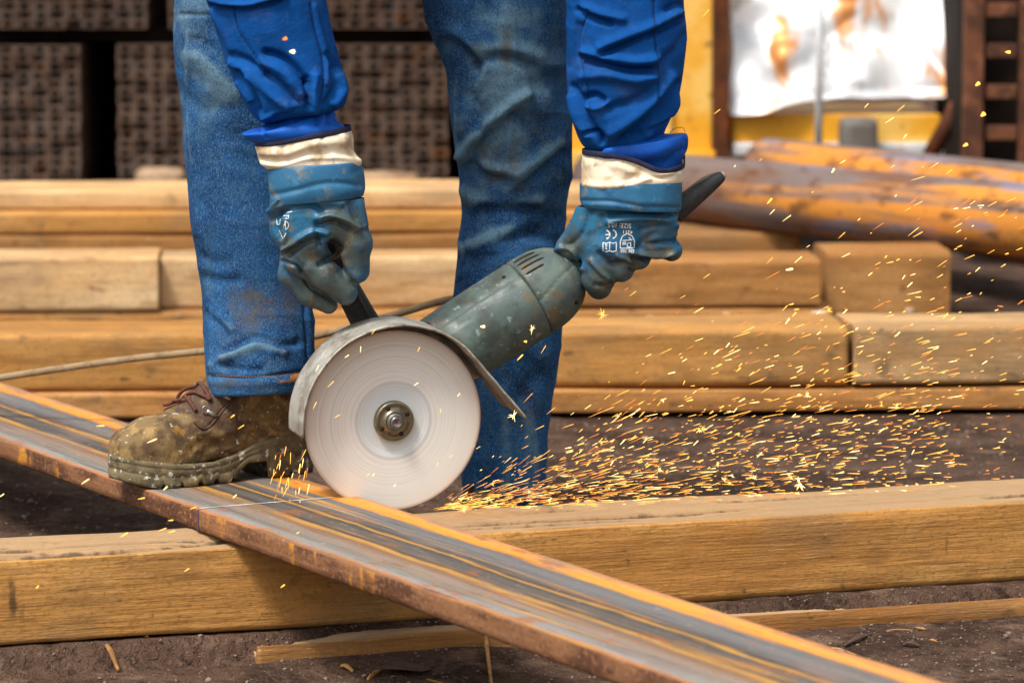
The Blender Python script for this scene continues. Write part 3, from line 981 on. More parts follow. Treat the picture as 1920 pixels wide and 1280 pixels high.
# disc: two faces and the rim, slightly dished in the middle
rr = np.r_[.004, np.linspace(.012, DR, 44)]
prof = [(.0016 - .002 * (1 - min(1, (x / (.40 * DR)) ** 6)), x) for x in rr] + [(-.0016 - .002 * (1 - min(1, (x / (.40 * DR)) ** 6)), x) for x in rr[::-1]]
V, F = lathe(prof, DC, DN, E1, 128)
rad = np.repeat([p[1] / DR for p in prof], 128)
ang = np.tile(np.linspace(0, 2 * np.pi, 128, endpoint=False), len(prof))
disc = build('cutting_disc', V, F, M_disc, grinder, attrs={'rad': rad})
disc['label'] = 'pale cutting disc with concentric wear rings'
# flange nut and spindle
fl = [(.0, .0262), (.006, .0262), (.0078, .0252), (.0085, .0235), (.0080, .0215), (.0078, .0165), (.0088, .0150), (.0110, .0142), (.0115, .0120), (.0060, .0105)]
V, F = lathe(fl, DC, DN, E1, 64)
nut = build('flange_nut', V, F, M_nut, grinder)
for k in range(4):
    a = .5 + k * math.pi / 2
    c = DC + DN * .0083 + .0188 * (math.cos(a) * E1 + math.sin(a) * E2)
    V, F = lathe([(-.004, .0028), (.0003, .0028), (.0004, .0008)], c, DN, E1, 14)
    build('pin_hole', V, F, M_slot, nut)
V, F = lathe([(-.01, .0082), (.0165, .0082), (.0180, .0070), (.0185, .0052), (.0176, .0046), (.0176, .0003)], DC, DN, E1, 36)
build('spindle', V, F, M_spindle, grinder)
V, F = lathe([(.0122, .0084), (.0128, .0089), (.0134, .0084), (.0142, .0089), (.0148, .0084), (.0155, .0088), (.016, .0084)], DC, DN, E1, 36)
build('thread', V, F, M_spindle, nut)

# guard: rim band with back plate, straight deflector on the right
def gpt(th, R, off):
    return DC + R * (math.cos(th) * E1 + math.sin(th) * E2) + DN * off
def gR(th):
    t0 = math.radians(40)
    return .1270 if th > t0 else .1270 / math.cos(t0 - th)
g0, g1 = math.radians(185), math.radians(1.5)
ths = np.linspace(g0, g1, 150)
OFF0, OFF1 = -.032, .034
rows = []
for k, th in enumerate(ths):
    R = gR(th)
    o1 = OFF1 - .004 * max(0, 1 - k / 5) + .012 * np.clip((math.radians(38) - th) / math.radians(30), 0, 1)
    wob = .0007 * noise(np.array([[th * 9, 0, 0]]), 1, 8)[0]
    # far edge of the band is ragged on the deflector
    o0 = OFF0
    if th < math.radians(19):
        tt = (math.radians(19) - th) / math.radians(17.5)
        o0 = OFF0 - .004 - .034 * tt ** .6 + .016 * math.exp(-(tt / .16) ** 2) + .012 * tt ** 3 + .003 * noise(np.array([[th * 40, 0, 0]]), 1, 5)[0]
    offs = np.linspace(o0, o1, 14)
    lip = [gpt(th, R + .0030 + wob, x) for x in offs]
    inn = [gpt(th, R + wob, x) for x in offs[::-1]]
    rows.append(lip + [gpt(th, R + .0030 + wob, o1 + .0008), gpt(th, R - .0004 + wob, o1 + .0008)] + inn)
ns = len(rows[0])
V = np.array(rows).reshape(-1, 3)
V = V + DN * (.0006 * noise(V, 70, 2))[:, None]
F = quads(len(ths), ns).tolist(); F.append(list(range(ns))[::-1]); F.append([(len(ths) - 1) * ns + k for k in range(ns)])
guard = build('guard_rim', V, F, M_guard, grinder)
guard['label'] = 'scuffed steel guard rim over the disc'
ths2 = np.linspace(g0, math.radians(20), 90)
rs = np.linspace(.02, 1.0, 16)
rows = []
for th in ths2:
    rows.append([gpt(th, (gR(th) + .001) * q, OFF0) for q in rs] + [gpt(th, (gR(th) + .001) * q, OFF0 - .003) for q in rs[::-1]])
ns = len(rows[0]); V = np.array(rows).reshape(-1, 3)
F = quads(len(ths2), ns).tolist(); F.append(list(range(ns))[::-1]); F.append([(len(ths2) - 1) * ns + k for k in range(ns)])
build('guard_plate', V, F, M_guard, grinder)

# motor housing
PHI = math.radians(30.5)
GA = math.cos(PHI) * E1 + math.sin(PHI) * E2            # axis of the motor
GU = -math.sin(PHI) * E1 + math.cos(PHI) * E2
G0 = DC - DN * .115 + GU * .004
def gax(s, u=0.0, n=0.0):
    return G0 + GA * s + GU * u + DN * n
prof = [(.030, .0005), (.030, .040), (.036, .0465), (.060, .0500), (.10, .0525), (.15, .0540), (.20, .0546), (.2515, .0550), (.2535, .0546), (.2545, .0525)]
V, F = lathe(prof, G0, GA, GU, 110)
def dense(prof, h=.004):
    out = []
    for (a, ra), (b, rb) in zip(prof[:-1], prof[1:]):
        m = max(1, int(math.hypot(b - a, rb - ra) / h))
        out += [(a + (b - a) * k / m, ra + (rb - ra) * k / m) for k in range(m)]
    return out + [prof[-1]]
V, F = lathe(dense(prof), G0, GA, GU, 130)
ax_s = (V - G0) @ GA; uu = (V - G0) @ GU; nn = (V - G0) @ DN
an = np.arctan2(uu, nn)
Rv = np.c_[uu, nn]
# flat badge panel and a long moulding seam
dep = .0016 * np.exp(-(((an - .95) / .035) ** 2)) * (ax_s > .06)
dep += .0012 * ((ax_s < .170) & (an > .62) & (an < 1.5))
V = V - (GU * (uu * 1)[:, None] + DN * nn[:, None]) / (np.hypot(uu, nn)[:, None] + 1e-9) * dep[:, None]
motor = build('motor_housing', V, F, M_body, grinder, attrs={'badge': np.clip((.170 - ax_s) / .04, 0, 1) * np.clip((an - .68) / .2, 0, 1) * np.clip((1.5 - an) / .15, 0, 1) * .62})
# rear cap
prof = [(.2545, .0525), (.2555, .0545), (.2580, .0553), (.272, .0550), (.286, .0535), (.298, .0505), (.308, .0465), (.316, .0415), (.322, .0360), (.327, .0300)]
pr = crom(prof[2:], 40)
V, F = lathe(prof[:2] + [tuple(x) for x in pr], G0, GA, GU, 130)
s_ = (V - G0) @ GA; uu = (V - G0) @ GU; nn = (V - G0) @ DN; an = np.arctan2(uu, nn)
dep = .0016 * np.exp(-(((an - (.1 + (s_ - .255) * 5)) / .03) ** 2))
V = V - (GU * uu[:, None] + DN * nn[:, None]) / (np.hypot(uu, nn)[:, None] + 1e-9) * dep[:, None]
cap = build('rear_cap', V, F, M_body, grinder)
prof_r = lambda s: float(np.interp(s, [p[0] for p in prof], [p[1] for p in prof]))
for k, (sa, sb, a0) in enumerate(((.259, .292, 1.42), (.259, .294, 1.22), (.260, .295, 1.04), (.261, .289, .84))):
    P, R = [], []
    for s in np.linspace(sa, sb, 9):
        rr_ = prof_r(s) - .0006
        P.append(gax(s, rr_ * math.sin(a0), rr_ * math.cos(a0))); R.append(.0019)
    R[0] = R[-1] = .0009
    V, F = tube(P, R, 8, 18)
    build('vent_slot', V, F, M_slot, cap)
# two small screw marks
for s, a0 in ((.236, 1.15), (.118, 1.25), (.104, 1.22), (.300, -.55)):
    rr_ = float(np.interp(s, [.06, .10, .15, .20, .2515, .286, .298], [.05, .0525, .054, .0546, .055, .0535, .0505]))
    c = gax(s, rr_ * math.sin(a0), rr_ * math.cos(a0)); ax_ = (GU * math.sin(a0) + DN * math.cos(a0))
    V, F = lathe([(-.001, .0030), (.0004, .0028), (.0005, .0003)], c, ax_, GA, 12)
    build('screw', V, F, M_slot, motor if s < .25 else cap)
# gear head between motor and spindle
def fgear(P):
    d = caps_d(P, DC - DN * .068, DC - DN * .150, .046, .040)
    d = smin(d, caps_d(P, DC - DN * .115, gax(.05), .044, .048), .02)
    d = smin(d, caps_d(P, DC - DN * .0, DC - DN * .07, .016, .024), .01)
    return d
V, F = surfnet(fgear, DC - .26, DC + .26, .004)
build('gear_head', V, F, mat('gear_alloy', lin((120, 118, 112)), [(lin((84, 80, 72)), 30.0, .45, .65, .7)], rough=.45, metal=.6), grinder)
# rear handle, trigger and the grommet where the cord leaves
def fhandle(P):
    d = caps_d(P, gax(.312), gax(.37, -.002), .030, .022)
    d = smin(d, caps_d(P, gax(.37, -.002), gax(.475, .0), .021, .022), .012)
    return d
V, F = surfnet(fhandle, np.minimum(gax(.27), gax(.52)) - .05, np.maximum(gax(.27), gax(.52)) + .05, .003)
build('rear_handle', V, F, M_body, grinder)
# side grip held by the other hand
def ribbon(path, wdir, wid, thk, n=40, power=4.0, ns=28):
    A = crom(path, n)
    T_ = np.gradient(A, axis=0); T_ /= np.linalg.norm(T_, axis=1, keepdims=True)
    t = np.linspace(0, 2 * np.pi, ns, endpoint=False)
    c = np.sign(np.cos(t)) * np.abs(np.cos(t)) ** (2 / power); s = np.sign(np.sin(t)) * np.abs(np.sin(t)) ** (2 / power)
    wid = np.interp(np.linspace(0, 1, n), np.linspace(0, 1, len(wid)), wid)
    V = []
    for k in range(n):
        w = wdir - T_[k] * (wdir @ T_[k]); w = w / np.linalg.norm(w)
        q = np.cross(T_[k], w)
        V.append(A[k] + wid[k] / 2 * c[:, None] * w + thk / 2 * s[:, None] * q)
    F = quads(n, ns).tolist(); F.append(list(range(ns))[::-1]); F.append([(n - 1) * ns + k for k in range(ns)])
    return np.concatenate(V), F
path = [U(742, 690, .10), U(690, 612, .085), U(655, 548, .065), U(628, 492, .050), U(612, 446, .045)]
V, F = ribbon(path, np.array((1.0, .1, .2)), [.038, .037, .033, .028, .018], .022)
grip = build('side_grip', V, F, M_black, grinder)
grip['label'] = 'black side grip passing through the left glove'
for off in (-.008, .009):
    P = [p + np.array((off, -.0112, .3 * off)) for p in path[:4]]
    V, F = tube(P, .0022, 8, 30)
    build('grip_rib', V, F, M_black, grip)
V, F = tube([U(600, 452, .03), U(617, 449, .026), U(632, 452, .026), U(640, 462, .028), U(632, 478, .032), U(620, 484, .036)], [.003, .0045, .0048, .0046, .004, .003], 10, 40)
build('grip_loop', V, F, mat('grip_edge', lin((142, 122, 92)), [(lin((90, 76, 60)), 80.0, .45, .65, .7)], rough=.6), grip)
# grommet of the cord behind the right glove
pa, pb = U(1262, 398, .19), U(1356, 328, .20)
V, F = tube([pa, pa * .6 + pb * .4, pa * .1 + pb * .9, pb], [.0165, .0135, .0085, .0045], 20, 30)
grom = build('cord_grommet', V, F, M_black, grinder)
grom['label'] = 'tapered grey rubber spur sticking out behind the right glove'
V, F = tube([U(1270, 380, .195), U(1318, 342, .20), U(1350, 326, .203)], [.006, .006, .0035], 10, 20)
build('grommet_seam', V, F, mat('seam_grey', lin((128, 112, 90)), [(lin((80, 72, 62)), 90.0, .45, .6, .7)], rough=.6), grom)
V, F = lathe([(-.004, .0052), (.0022, .0046), (.0030, .0005)], pb, (pb - pa) / np.linalg.norm(pb - pa), GU, 16)
build('grommet_tip', V, F, mat('tip_pale', lin((176, 160, 140)), rough=.5), grom)

# power cord lying behind the near leg
M_cord = mat('dusty_cord', lin((150, 128, 98)), [(lin((112, 90, 64)), 30.0, .45, .65, .7), (lin((184, 164, 132)), 70.0, .55, .7, .5)], rough=.8, spec=.2)
P = [U(-120, 728, .78), U(0, 708, .72), U(120, 690, .68), U(250, 672, .64), U(385, 658, .60), U(500, 646, .58), U(600, 628, .57), U(680, 606, .56), U(760, 584, .56), U(850, 560, .56),
     U(930, 560, .60), U(960, 640, .62), U(965, 800, .62), U(960, 960, .62)]
V, F = tube(P, .0052, 12, 160)
tag(build('power_cord', V, F, M_cord), 'dusty tan power cord strung behind the near trouser leg', 'cord')

# ================================================================== WORKER
M_denim = mat('denim', lin((38, 84, 132)), [
    (lin((22, 52, 94)), 9.0, .42, .60, .75), (lin((74, 110, 136)), 14.0, .54, .70, .5), (lin((100, 130, 146)), 40.0, .30, 1.05, .85, 4.0, 'attr:fade'),
    (lin((96, 134, 164)), (600, 600, 300), .48, .68, .5, 2.0), (lin((12, 28, 52)), (600, 600, 320), .48, .68, .48, 2.0),
    (lin((120, 150, 172)), (480, 480, 400), .60, .72, .4, 2.0), (lin((60, 92, 118)), (90, 90, 14), .54, .68, .55),
    (lin((84, 76, 62)), 60.0, .30, 1.30, .85, 5.0, 'attr:dirt'), (lin((176, 112, 36)), 90.0, .70, 1.0, .92, 4.0, 'attr:rust')],
    rough=.95, spec=.06, bumps=(((560, 560, 300), .6, .0015), (30, .4, .006)))
M_jacket = mat('blue_jacket', lin((12, 78, 150)), [(lin((74, 104, 150)), 60.0, .58, .72, .35), 
    (lin((8, 62, 122)), 9.0, .42, .64, .7), (lin((50, 76, 124)), 14.0, .54, .72, .5), (lin((70, 100, 168)), 30.0, .4, 1.0, .55, 4.0, 'attr:dirt'),
    (lin((32, 88, 176)), 700.0, .55, .72, .35, 2.0)],
    rough=.8, spec=.10, bumps=((420, .45, .0012), (60, .35, .003), (24, .35, .008)))
M_cuffblue = mat('bright_blue_lining', lin((4, 84, 180)), [(lin((10, 50, 140)), 22.0, .45, .65, .6)], rough=.6, spec=.3, bumps=((800, .2, .0006), (50, .3, .003)))
M_thread = mat('dark_thread', lin((22, 34, 74)), rough=.8)
M_canvas = mat('cream_canvas', lin((236, 220, 192)), [
    (lin((168, 136, 92)), 22.0, .48, .66, .75), (lin((246, 236, 216)), 40.0, .5, .66, .6), (lin((112, 82, 50)), 34.0, .60, .72, .6)],
    rough=.9, spec=.1, bumps=(((190, 0, 270), .35, .0008, 'wave', .6), (60, .4, .003)))
M_trim = mat('navy_binding', lin((44, 46, 72)), [(lin((28, 30, 50)), 60.0, .45, .65, .6)], rough=.8, spec=.2, bumps=((500, .4, .001),))
M_knit = mat('blue_coated_knit', lin((32, 98, 138)), [
    (lin((26, 84, 128)), 20.0, .44, .64, .7), (lin((140, 124, 86)), 38.0, .55, .68, .65), (lin((90, 150, 184)), 60.0, .58, .72, .5), (lin((84, 146, 180)), (150, 0, 200), .45, .95, .38, .3, 'wave')],
    rough=.5, spec=.4, bumps=(((200, 0, 270), .35, .0008, 'wave', .5), (80, .4, .003)))
M_glove = mat('blue_rubber_glove', lin((32, 98, 134)), [
    (lin((22, 78, 124)), 12.0, .46, .62, .7), (lin((74, 84, 78)), 34.0, .22, .85, .95, 4.0, 'attr:dirt'),
    (lin((112, 96, 66)), 46.0, .57, .68, .7), (lin((40, 46, 42)), 60.0, .54, .68, .7), (lin((64, 92, 100)), 24.0, .55, .66, .5), (lin((160, 148, 118)), 300.0, .65, .72, .55)],
    rough=.42, spec=.42, bumps=((300, .35, .0010), (80, .25, .003)), rvar=(40, .30, .62))
M_print = mat('white_print', lin((232, 234, 232)), [(lin((120, 150, 164)), 300.0, .52, .66, .8)], rough=.6)
M_leather = mat('muddy_leather', lin((122, 100, 66)), [
    (lin((78, 58, 40)), 26.0, .44, .60, .85), (lin((160, 130, 80)), 40.0, .52, .64, .75), (lin((60, 46, 34)), 60.0, .55, .70, .6),
    (lin((170, 122, 52)), 26.0, .62, .72, .6), (lin((206, 200, 184)), 130.0, .63, .69, .75), (lin((70, 50, 42)), 60.0, .5, 1.0, .85, 3.0, 'attr:clean')],
    rough=.75, spec=.3, bumps=((240, .5, .0016), (70, .5, .003)))
M_sole = mat('muddy_sole', lin((112, 100, 74)), [
    (lin((76, 66, 48)), 34.0, .44, .62, .8), (lin((150, 132, 92)), 26.0, .54, .68, .7), (lin((206, 204, 192)), 90.0, .57, .65, .85), (lin((52, 46, 36)), 60.0, .58, .7, .6)],
    rough=.8, spec=.3, bumps=((160, .6, .002),))
M_lace = mat('brown_lace', lin((84, 48, 38)), [(lin((120, 74, 56)), 160.0, .5, .66, .6)], rough=.85, bumps=((600, .6, .001),))
M_ring = mat('steel_ring', lin((176, 168, 156)), [(lin((110, 96, 80)), 140.0, .5, .66, .6)], rough=.35, metal=.8)
M_skin = mat('skin', lin((190, 140, 112)), [(lin((168, 112, 88)), 30.0, .45, .65, .5)], rough=.55)

bP1, bP2 = G(355, 914, BZ), G(575, 894, BZ)          # near lower edge of the boot on the bar
BOOT_YAW = math.atan2(bP2[1] - bP1[1], bP2[0] - bP1[0])
BOOT_D = np.array((math.cos(BOOT_YAW), math.sin(BOOT_YAW), 0.0)); BOOT_P = np.array((-BOOT_D[1], BOOT_D[0], 0.0))
BOOT0 = bP1 - BOOT_D * .090 + BOOT_P * .052
Y1, Y2 = float(BOOT0[1] + BOOT_D[1] * .22) + .008, .40                   # depth of the near and the far leg
YS1, YS2 = -.015, .15                # depth of the two forearms
HIP = np.array((-.17, .50, .98))
SH1, SH2 = np.array((-.36, .10, 1.26)), np.array((.12, .16, 1.26))
EL1, EL2 = U(480, -110, YS1), U(1175, -120, YS2)
WR1, WR2 = U(585, 300, -.01), U(1185, 320, .16)
KN1, KN2 = U(450, 60, Y1), U(950, 140, Y2 - .035)
AN1, AN2 = BOOT0 + BOOT_D * .222 + (0, 0, .07), U(945, 1000, Y2)
def fbody(P):
    d = caps_d(P, HIP + (-.08, 0, 0), KN1, .072, .045)
    d = smin(d, caps_d(P, HIP + (.08, 0, 0), KN2, .072, .045), .03)
    d = smin(d, caps_d(P, KN1, AN1, .044, .026), .02)
    d = smin(d, caps_d(P, KN2, AN2, .036, .026), .02)
    d = smin(d, caps_d(P, HIP + (-.06, 0, .02), HIP + (.06, 0, .02), .10, .10), .04)
    mid = (SH1 + SH2) / 2
    d = smin(d, caps_d(P, HIP, mid + (0, .06, -.02), .11, .12), .05)
    d = smin(d, caps_d(P, SH1, SH2, .065, .065), .05)
    for s, e, w in ((SH1, EL1, WR1), (SH2, EL2, WR2)):
        d = smin(d, caps_d(P, s, e, .05, .040), .02)
        d = smin(d, caps_d(P, e, w, .038, .026), .015)
    d = smin(d, caps_d(P, mid, mid + (0, -.10, .09), .055, .05), .03)
    d = smin(d, ell_d(P, mid + np.array((0, -.16, .16)), (.078, .10, .115)), .02)
    d = smin(d, caps_d(P, mid + (0, -.255, .12), mid + (0, -.268, .10), .014, .017), .015)
    for sx in (-1, 1):
        d = smin(d, caps_d(P, mid + (sx * .078, -.15, .165), mid + (sx * .082, -.14, .145), .012, .010), .008)
    return d
V, F = surfnet(fbody, (-.62, -.35, .08), (.42, .72, 1.62), .010)
person = build('person', V, F, M_skin)
tag(person, 'worker in blue jacket, jeans and rubber gloves bending to cut steel', 'person')

def blob(Q, blobs):
    a = np.zeros(len(Q))
    for x, y, rx, ry, s in blobs:
        a = np.maximum(a, s * np.exp(-((Q[:, 0] - x) / rx) ** 2 - ((Q[:, 1] - y) / ry) ** 2))
    return a

def wrinkle(V, F, amp, sc, seed):
    N = vnormals(V, F)
    W = V + .02 * np.stack([noise(V, 9, seed + k) for k in range(3)], -1)
    r_ = 1 - np.abs(noise(W, sc, seed + 7)) * 2
    r2_ = 1 - np.abs(noise(W, np.asarray(sc) * 2.1, seed + 9)) * 2
    return V + N * (amp * (r_ * .7 + r2_ * .3))[:, None]

def stitches(Vs, Fs, line, parent, m, step=7.0, ln=.6, rad=.00055):
    L = crom(np.asarray(line, float), 200)
    s = np.r_[0, np.cumsum(np.linalg.norm(np.diff(L, axis=0), axis=1))]
    parts = []
    k = 0.0
    pts = []
    while k < s[-1] - step:
        q0 = [np.interp(k, s, L[:, 0]), np.interp(k, s, L[:, 1])]; q1 = [np.interp(k + step * ln, s, L[:, 0]), np.interp(k + step * ln, s, L[:, 1])]
        pts += [q0, q1]; k += step
    bv = BVHTree.FromPolygons([Vector(v) for v in Vs], [list(map(int, q)) for q in Fs])
    for a, b in zip(pts[::2], pts[1::2]):
        h = []
        for x, y in (a, b):
            d = ray(x, y); d = d / np.linalg.norm(d)
            r_ = bv.ray_cast(Vector(CAM), Vector(d))
            h.append(None if r_[0] is None else np.array(r_[0]) - d * .0003)
        if h[0] is None or h[1] is None or np.linalg.norm(h[0] - h[1]) > .01: continue
        parts.append(tube([h[0], h[1]], rad, 5))
    if parts:
        v, f = join(parts)
        o = build('stitching', v, f, m, parent)
        o['kind'] = 'stuff'

# ---- jeans
jeans = empty('jeans', (HIP[0], HIP[1], .15))
jeans.parent = person
jeans.location = Vector((HIP[0], HIP[1], .15)) - person.location
rings = [(360, -330, 590, -330, Y1 + .14, 1.0), (338, -150, 570, -150, Y1 + .02, .95), (334, -40, 566, -40, Y1, .92), (326, 40, 566, 40, Y1, .92), (327, 110, 566, 110, Y1, .92), (339, 200, 570, 200, Y1, .92), (347, 300, 575, 300, Y1, .92),
         (357, 400, 580, 400, Y1, .92), (371, 480, 582, 480, Y1, .92), (378, 540, 584, 540, Y1, .92), (382, 600, 587, 596, Y1 - .008, 1.0), (386, 650, 591, 640, Y1 - .016, 1.1), (387, 700, 593, 690, Y1 - .022, 1.16), (388, 728, 592, 718, Y1 - .024, 1.16),
         (394, 731, 586, 721, Y1 - .024, 1.12), (396, 715, 584, 703, Y1 - .024, 1.12), (398, 680, 580, 668, Y1 - .02, 1.08)]
V, F = loft(rings, 420, 190)
V = wrinkle(V, F, .0026, (10, 10, 17), 31)
c6 = lambda x, y: (300 + x / 3.2, y / 3.2)
c7 = lambda x, y: (780 + x / 3.048, y / 3.048)
cB = lambda x, y: (x / 2.909, 320 + y / 2.909)
c5 = lambda x, y: (780 + x / 3.458, 430 + y / 3.458)
f1 = [
    ([(392, 704), (470, 708), (592, 692)], 4, -2.6), ([(392, 716), (480, 720), (592, 705)], 9, 1.6),
    ([cB(1230, 985), cB(1330, 935), cB(1400, 915), cB(1520, 950), cB(1620, 940)], 10, -5), ([cB(1230, 1010), cB(1340, 965), cB(1430, 945), cB(1540, 985)], 12, 5),
    ([cB(1160, 1060), cB(1260, 1010)], 10, 3), ([cB(1200, 1060), cB(1300, 1080), cB(1420, 1090)], 9, -3.5),
    ([cB(1130, 780), cB(1190, 830), cB(1230, 900)], 12, -4), ([cB(1160, 780), cB(1260, 860)], 10, 3),
    ([cB(1110, 580), cB(1200, 600), cB(1290, 600)], 12, -2.5), ([cB(1090, 470), cB(1160, 500), cB(1240, 500)], 14, -2.5),
    ([cB(1060, 380), cB(1100, 480)], 9, -3), ([c6(120, 88), c6(220, 92), c6(300, 90)], 5, -2.0), ([c6(240, 250), c6(330, 330), c6(440, 430)], 18, -4),
    ([c6(190, 330), c6(300, 400), c6(420, 560)], 22, 4), ([c6(120, 560), c6(220, 640), c6(330, 660)], 20, -2.5), ([c6(320, 130), c6(380, 240)], 14, -4),
    ([(352, 60), (352, 200), (362, 330), (378, 470), (392, 600), (398, 700)], 3.5, 1.8), ([(577, 575), (583, 640), (585, 700)], 4, 2.2), ([(570, 575), (575, 640), (577, 700)], 3, -2.0),
]
V, rdg = fold(V, F, f1, 1.25, .9, True)
Q = proj(V)
leg = build('trouser_leg', V, F, M_denim, jeans, attrs={
    'fade': rdg + blob(Q, [(352, 20, 60, 70, .9), (400, 170, 50, 110, .6), (345, 260, 12, 300, .45), (440, 480, 60, 80, .3), (420, 300, 50, 100, .35), (480, 640, 60, 50, .45)]),
    'dirt': blob(Q, [(480, 575, 70, 60, .95), (440, 720, 90, 14, .8), (540, 560, 30, 60, .9), (500, 180, 40, 60, .45), (400, 200, 40, 40, .5), (470, 420, 50, 50, .5), (420, 640, 40, 40, .5)]),
    'rust': blob(Q, [(568, 706, 36, 12, 1.2), (545, 714, 30, 8, 1.0), (392, 120, 10, 10, .4), (500, 560, 40, 40, .55)])})
M_hem = mat('hem_thread', lin((150, 104, 60)), rough=.8)
stitches(V, F, [(394, 702), (440, 705), (490, 706), (540, 702), (588, 692)], leg, M_hem, 5.5, .65, .0006)
leg['label'] = 'near trouser leg of dusty blue denim with a rust smear on the hem'
rings = [(800, -330, 1040, -330, Y2 + .10, 1.0), (793, -150, 1058, -150, Y2 - .03, .92), (791, -20, 1060, -20, Y2 - .05, .9), (803, 50, 1063, 50, Y2 - .05, .9), (828, 105, 1066, 105, Y2 - .05, .9), (840, 140, 1068, 140, Y2 - .05, .9), (846, 220, 1073, 220, Y2 - .04, .88),
         (858, 300, 1074, 300, Y2 - .02, .88), (867, 390, 1062, 390, Y2, .9), (862, 450, 1057, 450, Y2, .92), (853, 520, 1057, 520, Y2, .92), (848, 600, 1055, 600, Y2, .92), (850, 690, 1047, 690, Y2, .92), (858, 800, 1031, 800, Y2, .95),
         (866, 900, 1023, 900, Y2, 1.0), (872, 960, 1018, 960, Y2, 1.0), (876, 1010, 1014, 1008, Y2, 1.0), (882, 1013, 1008, 1011, Y2, .96), (884, 990, 1006, 990, Y2, .95)]
V, F = loft(rings, 420, 190)
V = wrinkle(V, F, .0028, (9, 9, 15), 53)
f2 = [
    ([c7(190, 250), c7(260, 290), c7(330, 380)], 16, -7), ([c7(230, 200), c7(300, 260), c7(380, 330)], 12, 4),
    ([c7(400, 330), c7(540, 330), c7(660, 385)], 14, -6), ([c7(420, 290), c7(560, 290), c7(700, 330)], 14, 4),
    ([c7(265, 890), c7(380, 740), c7(520, 620), c7(640, 540)], 13, 7), ([c7(330, 900), c7(440, 760), c7(560, 670)], 16, -4), ([c7(300, 560), c7(330, 660), c7(370, 730)], 15, -5),
    ([c7(330, 420), c7(320, 540), c7(390, 640), c7(520, 600)], 15, -3), ([c7(700, 480), c7(780, 470), c7(850, 520)], 22, -5), ([c7(640, 690), c7(760, 680), c7(860, 620)], 24, -4),
    ([c7(590, 1090), c7(720, 980), c7(840, 880)], 12, -6), ([c7(560, 1050), c7(700, 930), c7(820, 830)], 16, 4), ([c7(330, 950), c7(410, 1010), c7(540, 1040)], 11, -6), ([c7(300, 900), c7(400, 960), c7(560, 990)], 14, 4),
    ([c7(270, 1090), c7(380, 1160), c7(560, 1170), c7(700, 1150)], 14, 5), ([c7(400, 1190), c7(560, 1185), c7(740, 1230), c7(830, 1250)], 16, -7), ([c7(400, 400), c7(300, 560), c7(260, 740)], 12, 3),
    ([c5(330, 110), c5(500, 60), c5(620, 0)], 16, 6), ([c5(420, 260), c5(520, 160), c5(700, 60), c5(840, 10)], 20, -8), ([c5(520, 130), c5(700, 90), c5(880, 110)], 12, 5), ([c5(760, 20), c5(850, 50), c5(920, 110)], 16, -8),
    ([c5(330, 280), c5(450, 240), c5(600, 170)], 16, 4), ([c5(290, 60), c5(310, 180), c5(270, 330)], 4, 2), ([c5(316, 60), c5(340, 180), c5(300, 330)], 4, -2),
    ([c7(240, 400), c7(225, 640), c7(250, 900)], 3.5, 2), ([(1050, 320), (1044, 400), (1040, 470)], 4, 2.2),
    ([c5(740, 860), c5(760, 960), c5(720, 1060)], 20, -6), ([(900, 700), (890, 800), (905, 900)], 24, -5), ([(985, 780), (1000, 850), (990, 930)], 18, 5), ([(940, 740), (950, 860), (940, 950)], 16, 4),
    ([c7(120, 80), c7(300, 120), c7(420, 80)], 24, -4), ([c7(500, 60), c7(520, 200), c7(560, 300)], 18, 3),
]
V, rdg = fold(V, F, f2, 1.15, .95, True)
Q = proj(V)
leg2 = build('trouser_leg', V, F, M_denim, jeans, attrs={
    'fade': rdg + blob(Q, [(960, 150, 100, 120, 1.0), (940, 260, 90, 80, .95), (960, 40, 100, 70, .8), (950, 340, 90, 50, .8), (1000, 180, 60, 200, .7), (855, 250, 15, 120, .4), (910, 430, 40, 20, .4)]),
    'dirt': blob(Q, [(950, 100, 16, 60, .95), (965, 300, 20, 80, .75), (910, 290, 50, 40, .8), (895, 100, 20, 30, .7), (1000, 240, 60, 40, .55), (930, 330, 60, 30, .7), (990, 760, 30, 60, .6)]),
    'rust': np.zeros(len(V))})
leg2['label'] = 'far trouser leg, knee faded and stained, behind the grinder'
def fseat(P):
    d = caps_d(P, HIP + (-.07, .0, .05), HIP + (.07, .0, .05), .125, .125)
    d = smin(d, caps_d(P, HIP + (-.07, 0, 0), U(465, -310, Y1 + .13), .115, .082), .05)
    d = smin(d, caps_d(P, HIP + (.07, 0, 0), U(920, -310, Y2 + .09), .115, .088), .05)
    return d
V, F = surfnet(fseat, HIP - .42, HIP + (.42, .3, .22), .012)
build('seat', V, F, M_denim, jeans, attrs={'fade': np.zeros(len(V)), 'dirt': np.zeros(len(V)), 'rust': np.zeros(len(V))})

# ---- jacket
jacket = empty('jacket', ((SH1[0] + SH2[0]) / 2, .2, .9))
jacket.parent = person
jacket.location = Vector(((SH1[0] + SH2[0]) / 2, .2, .9)) - person.location
def ftorso(P):
    mid = (SH1 + SH2) / 2
    d = caps_d(P, HIP + (-.05, -.02, .08), mid + (-.08, .04, -.02), .135, .13)
    d = smin(d, caps_d(P, HIP + (.05, -.02, .08), mid + (.08, .04, -.02), .135, .13), .05)
    d = smin(d, caps_d(P, SH1, SH2, .095, .095), .05)
    d = smin(d, caps_d(P, SH1, U(487, -150, YS1), .088, .078), .04)
    d = smin(d, caps_d(P, SH2, U(1176, -150, YS2), .088, .078), .04)
    return d + .004 * noise(P, 14, 3)
V, F = surfnet(ftorso, (-.62, -.3, .70), (.42, .75, 1.48), .012)
build('torso', V, F, M_jacket, jacket, attrs={'dirt': np.zeros(len(V))})
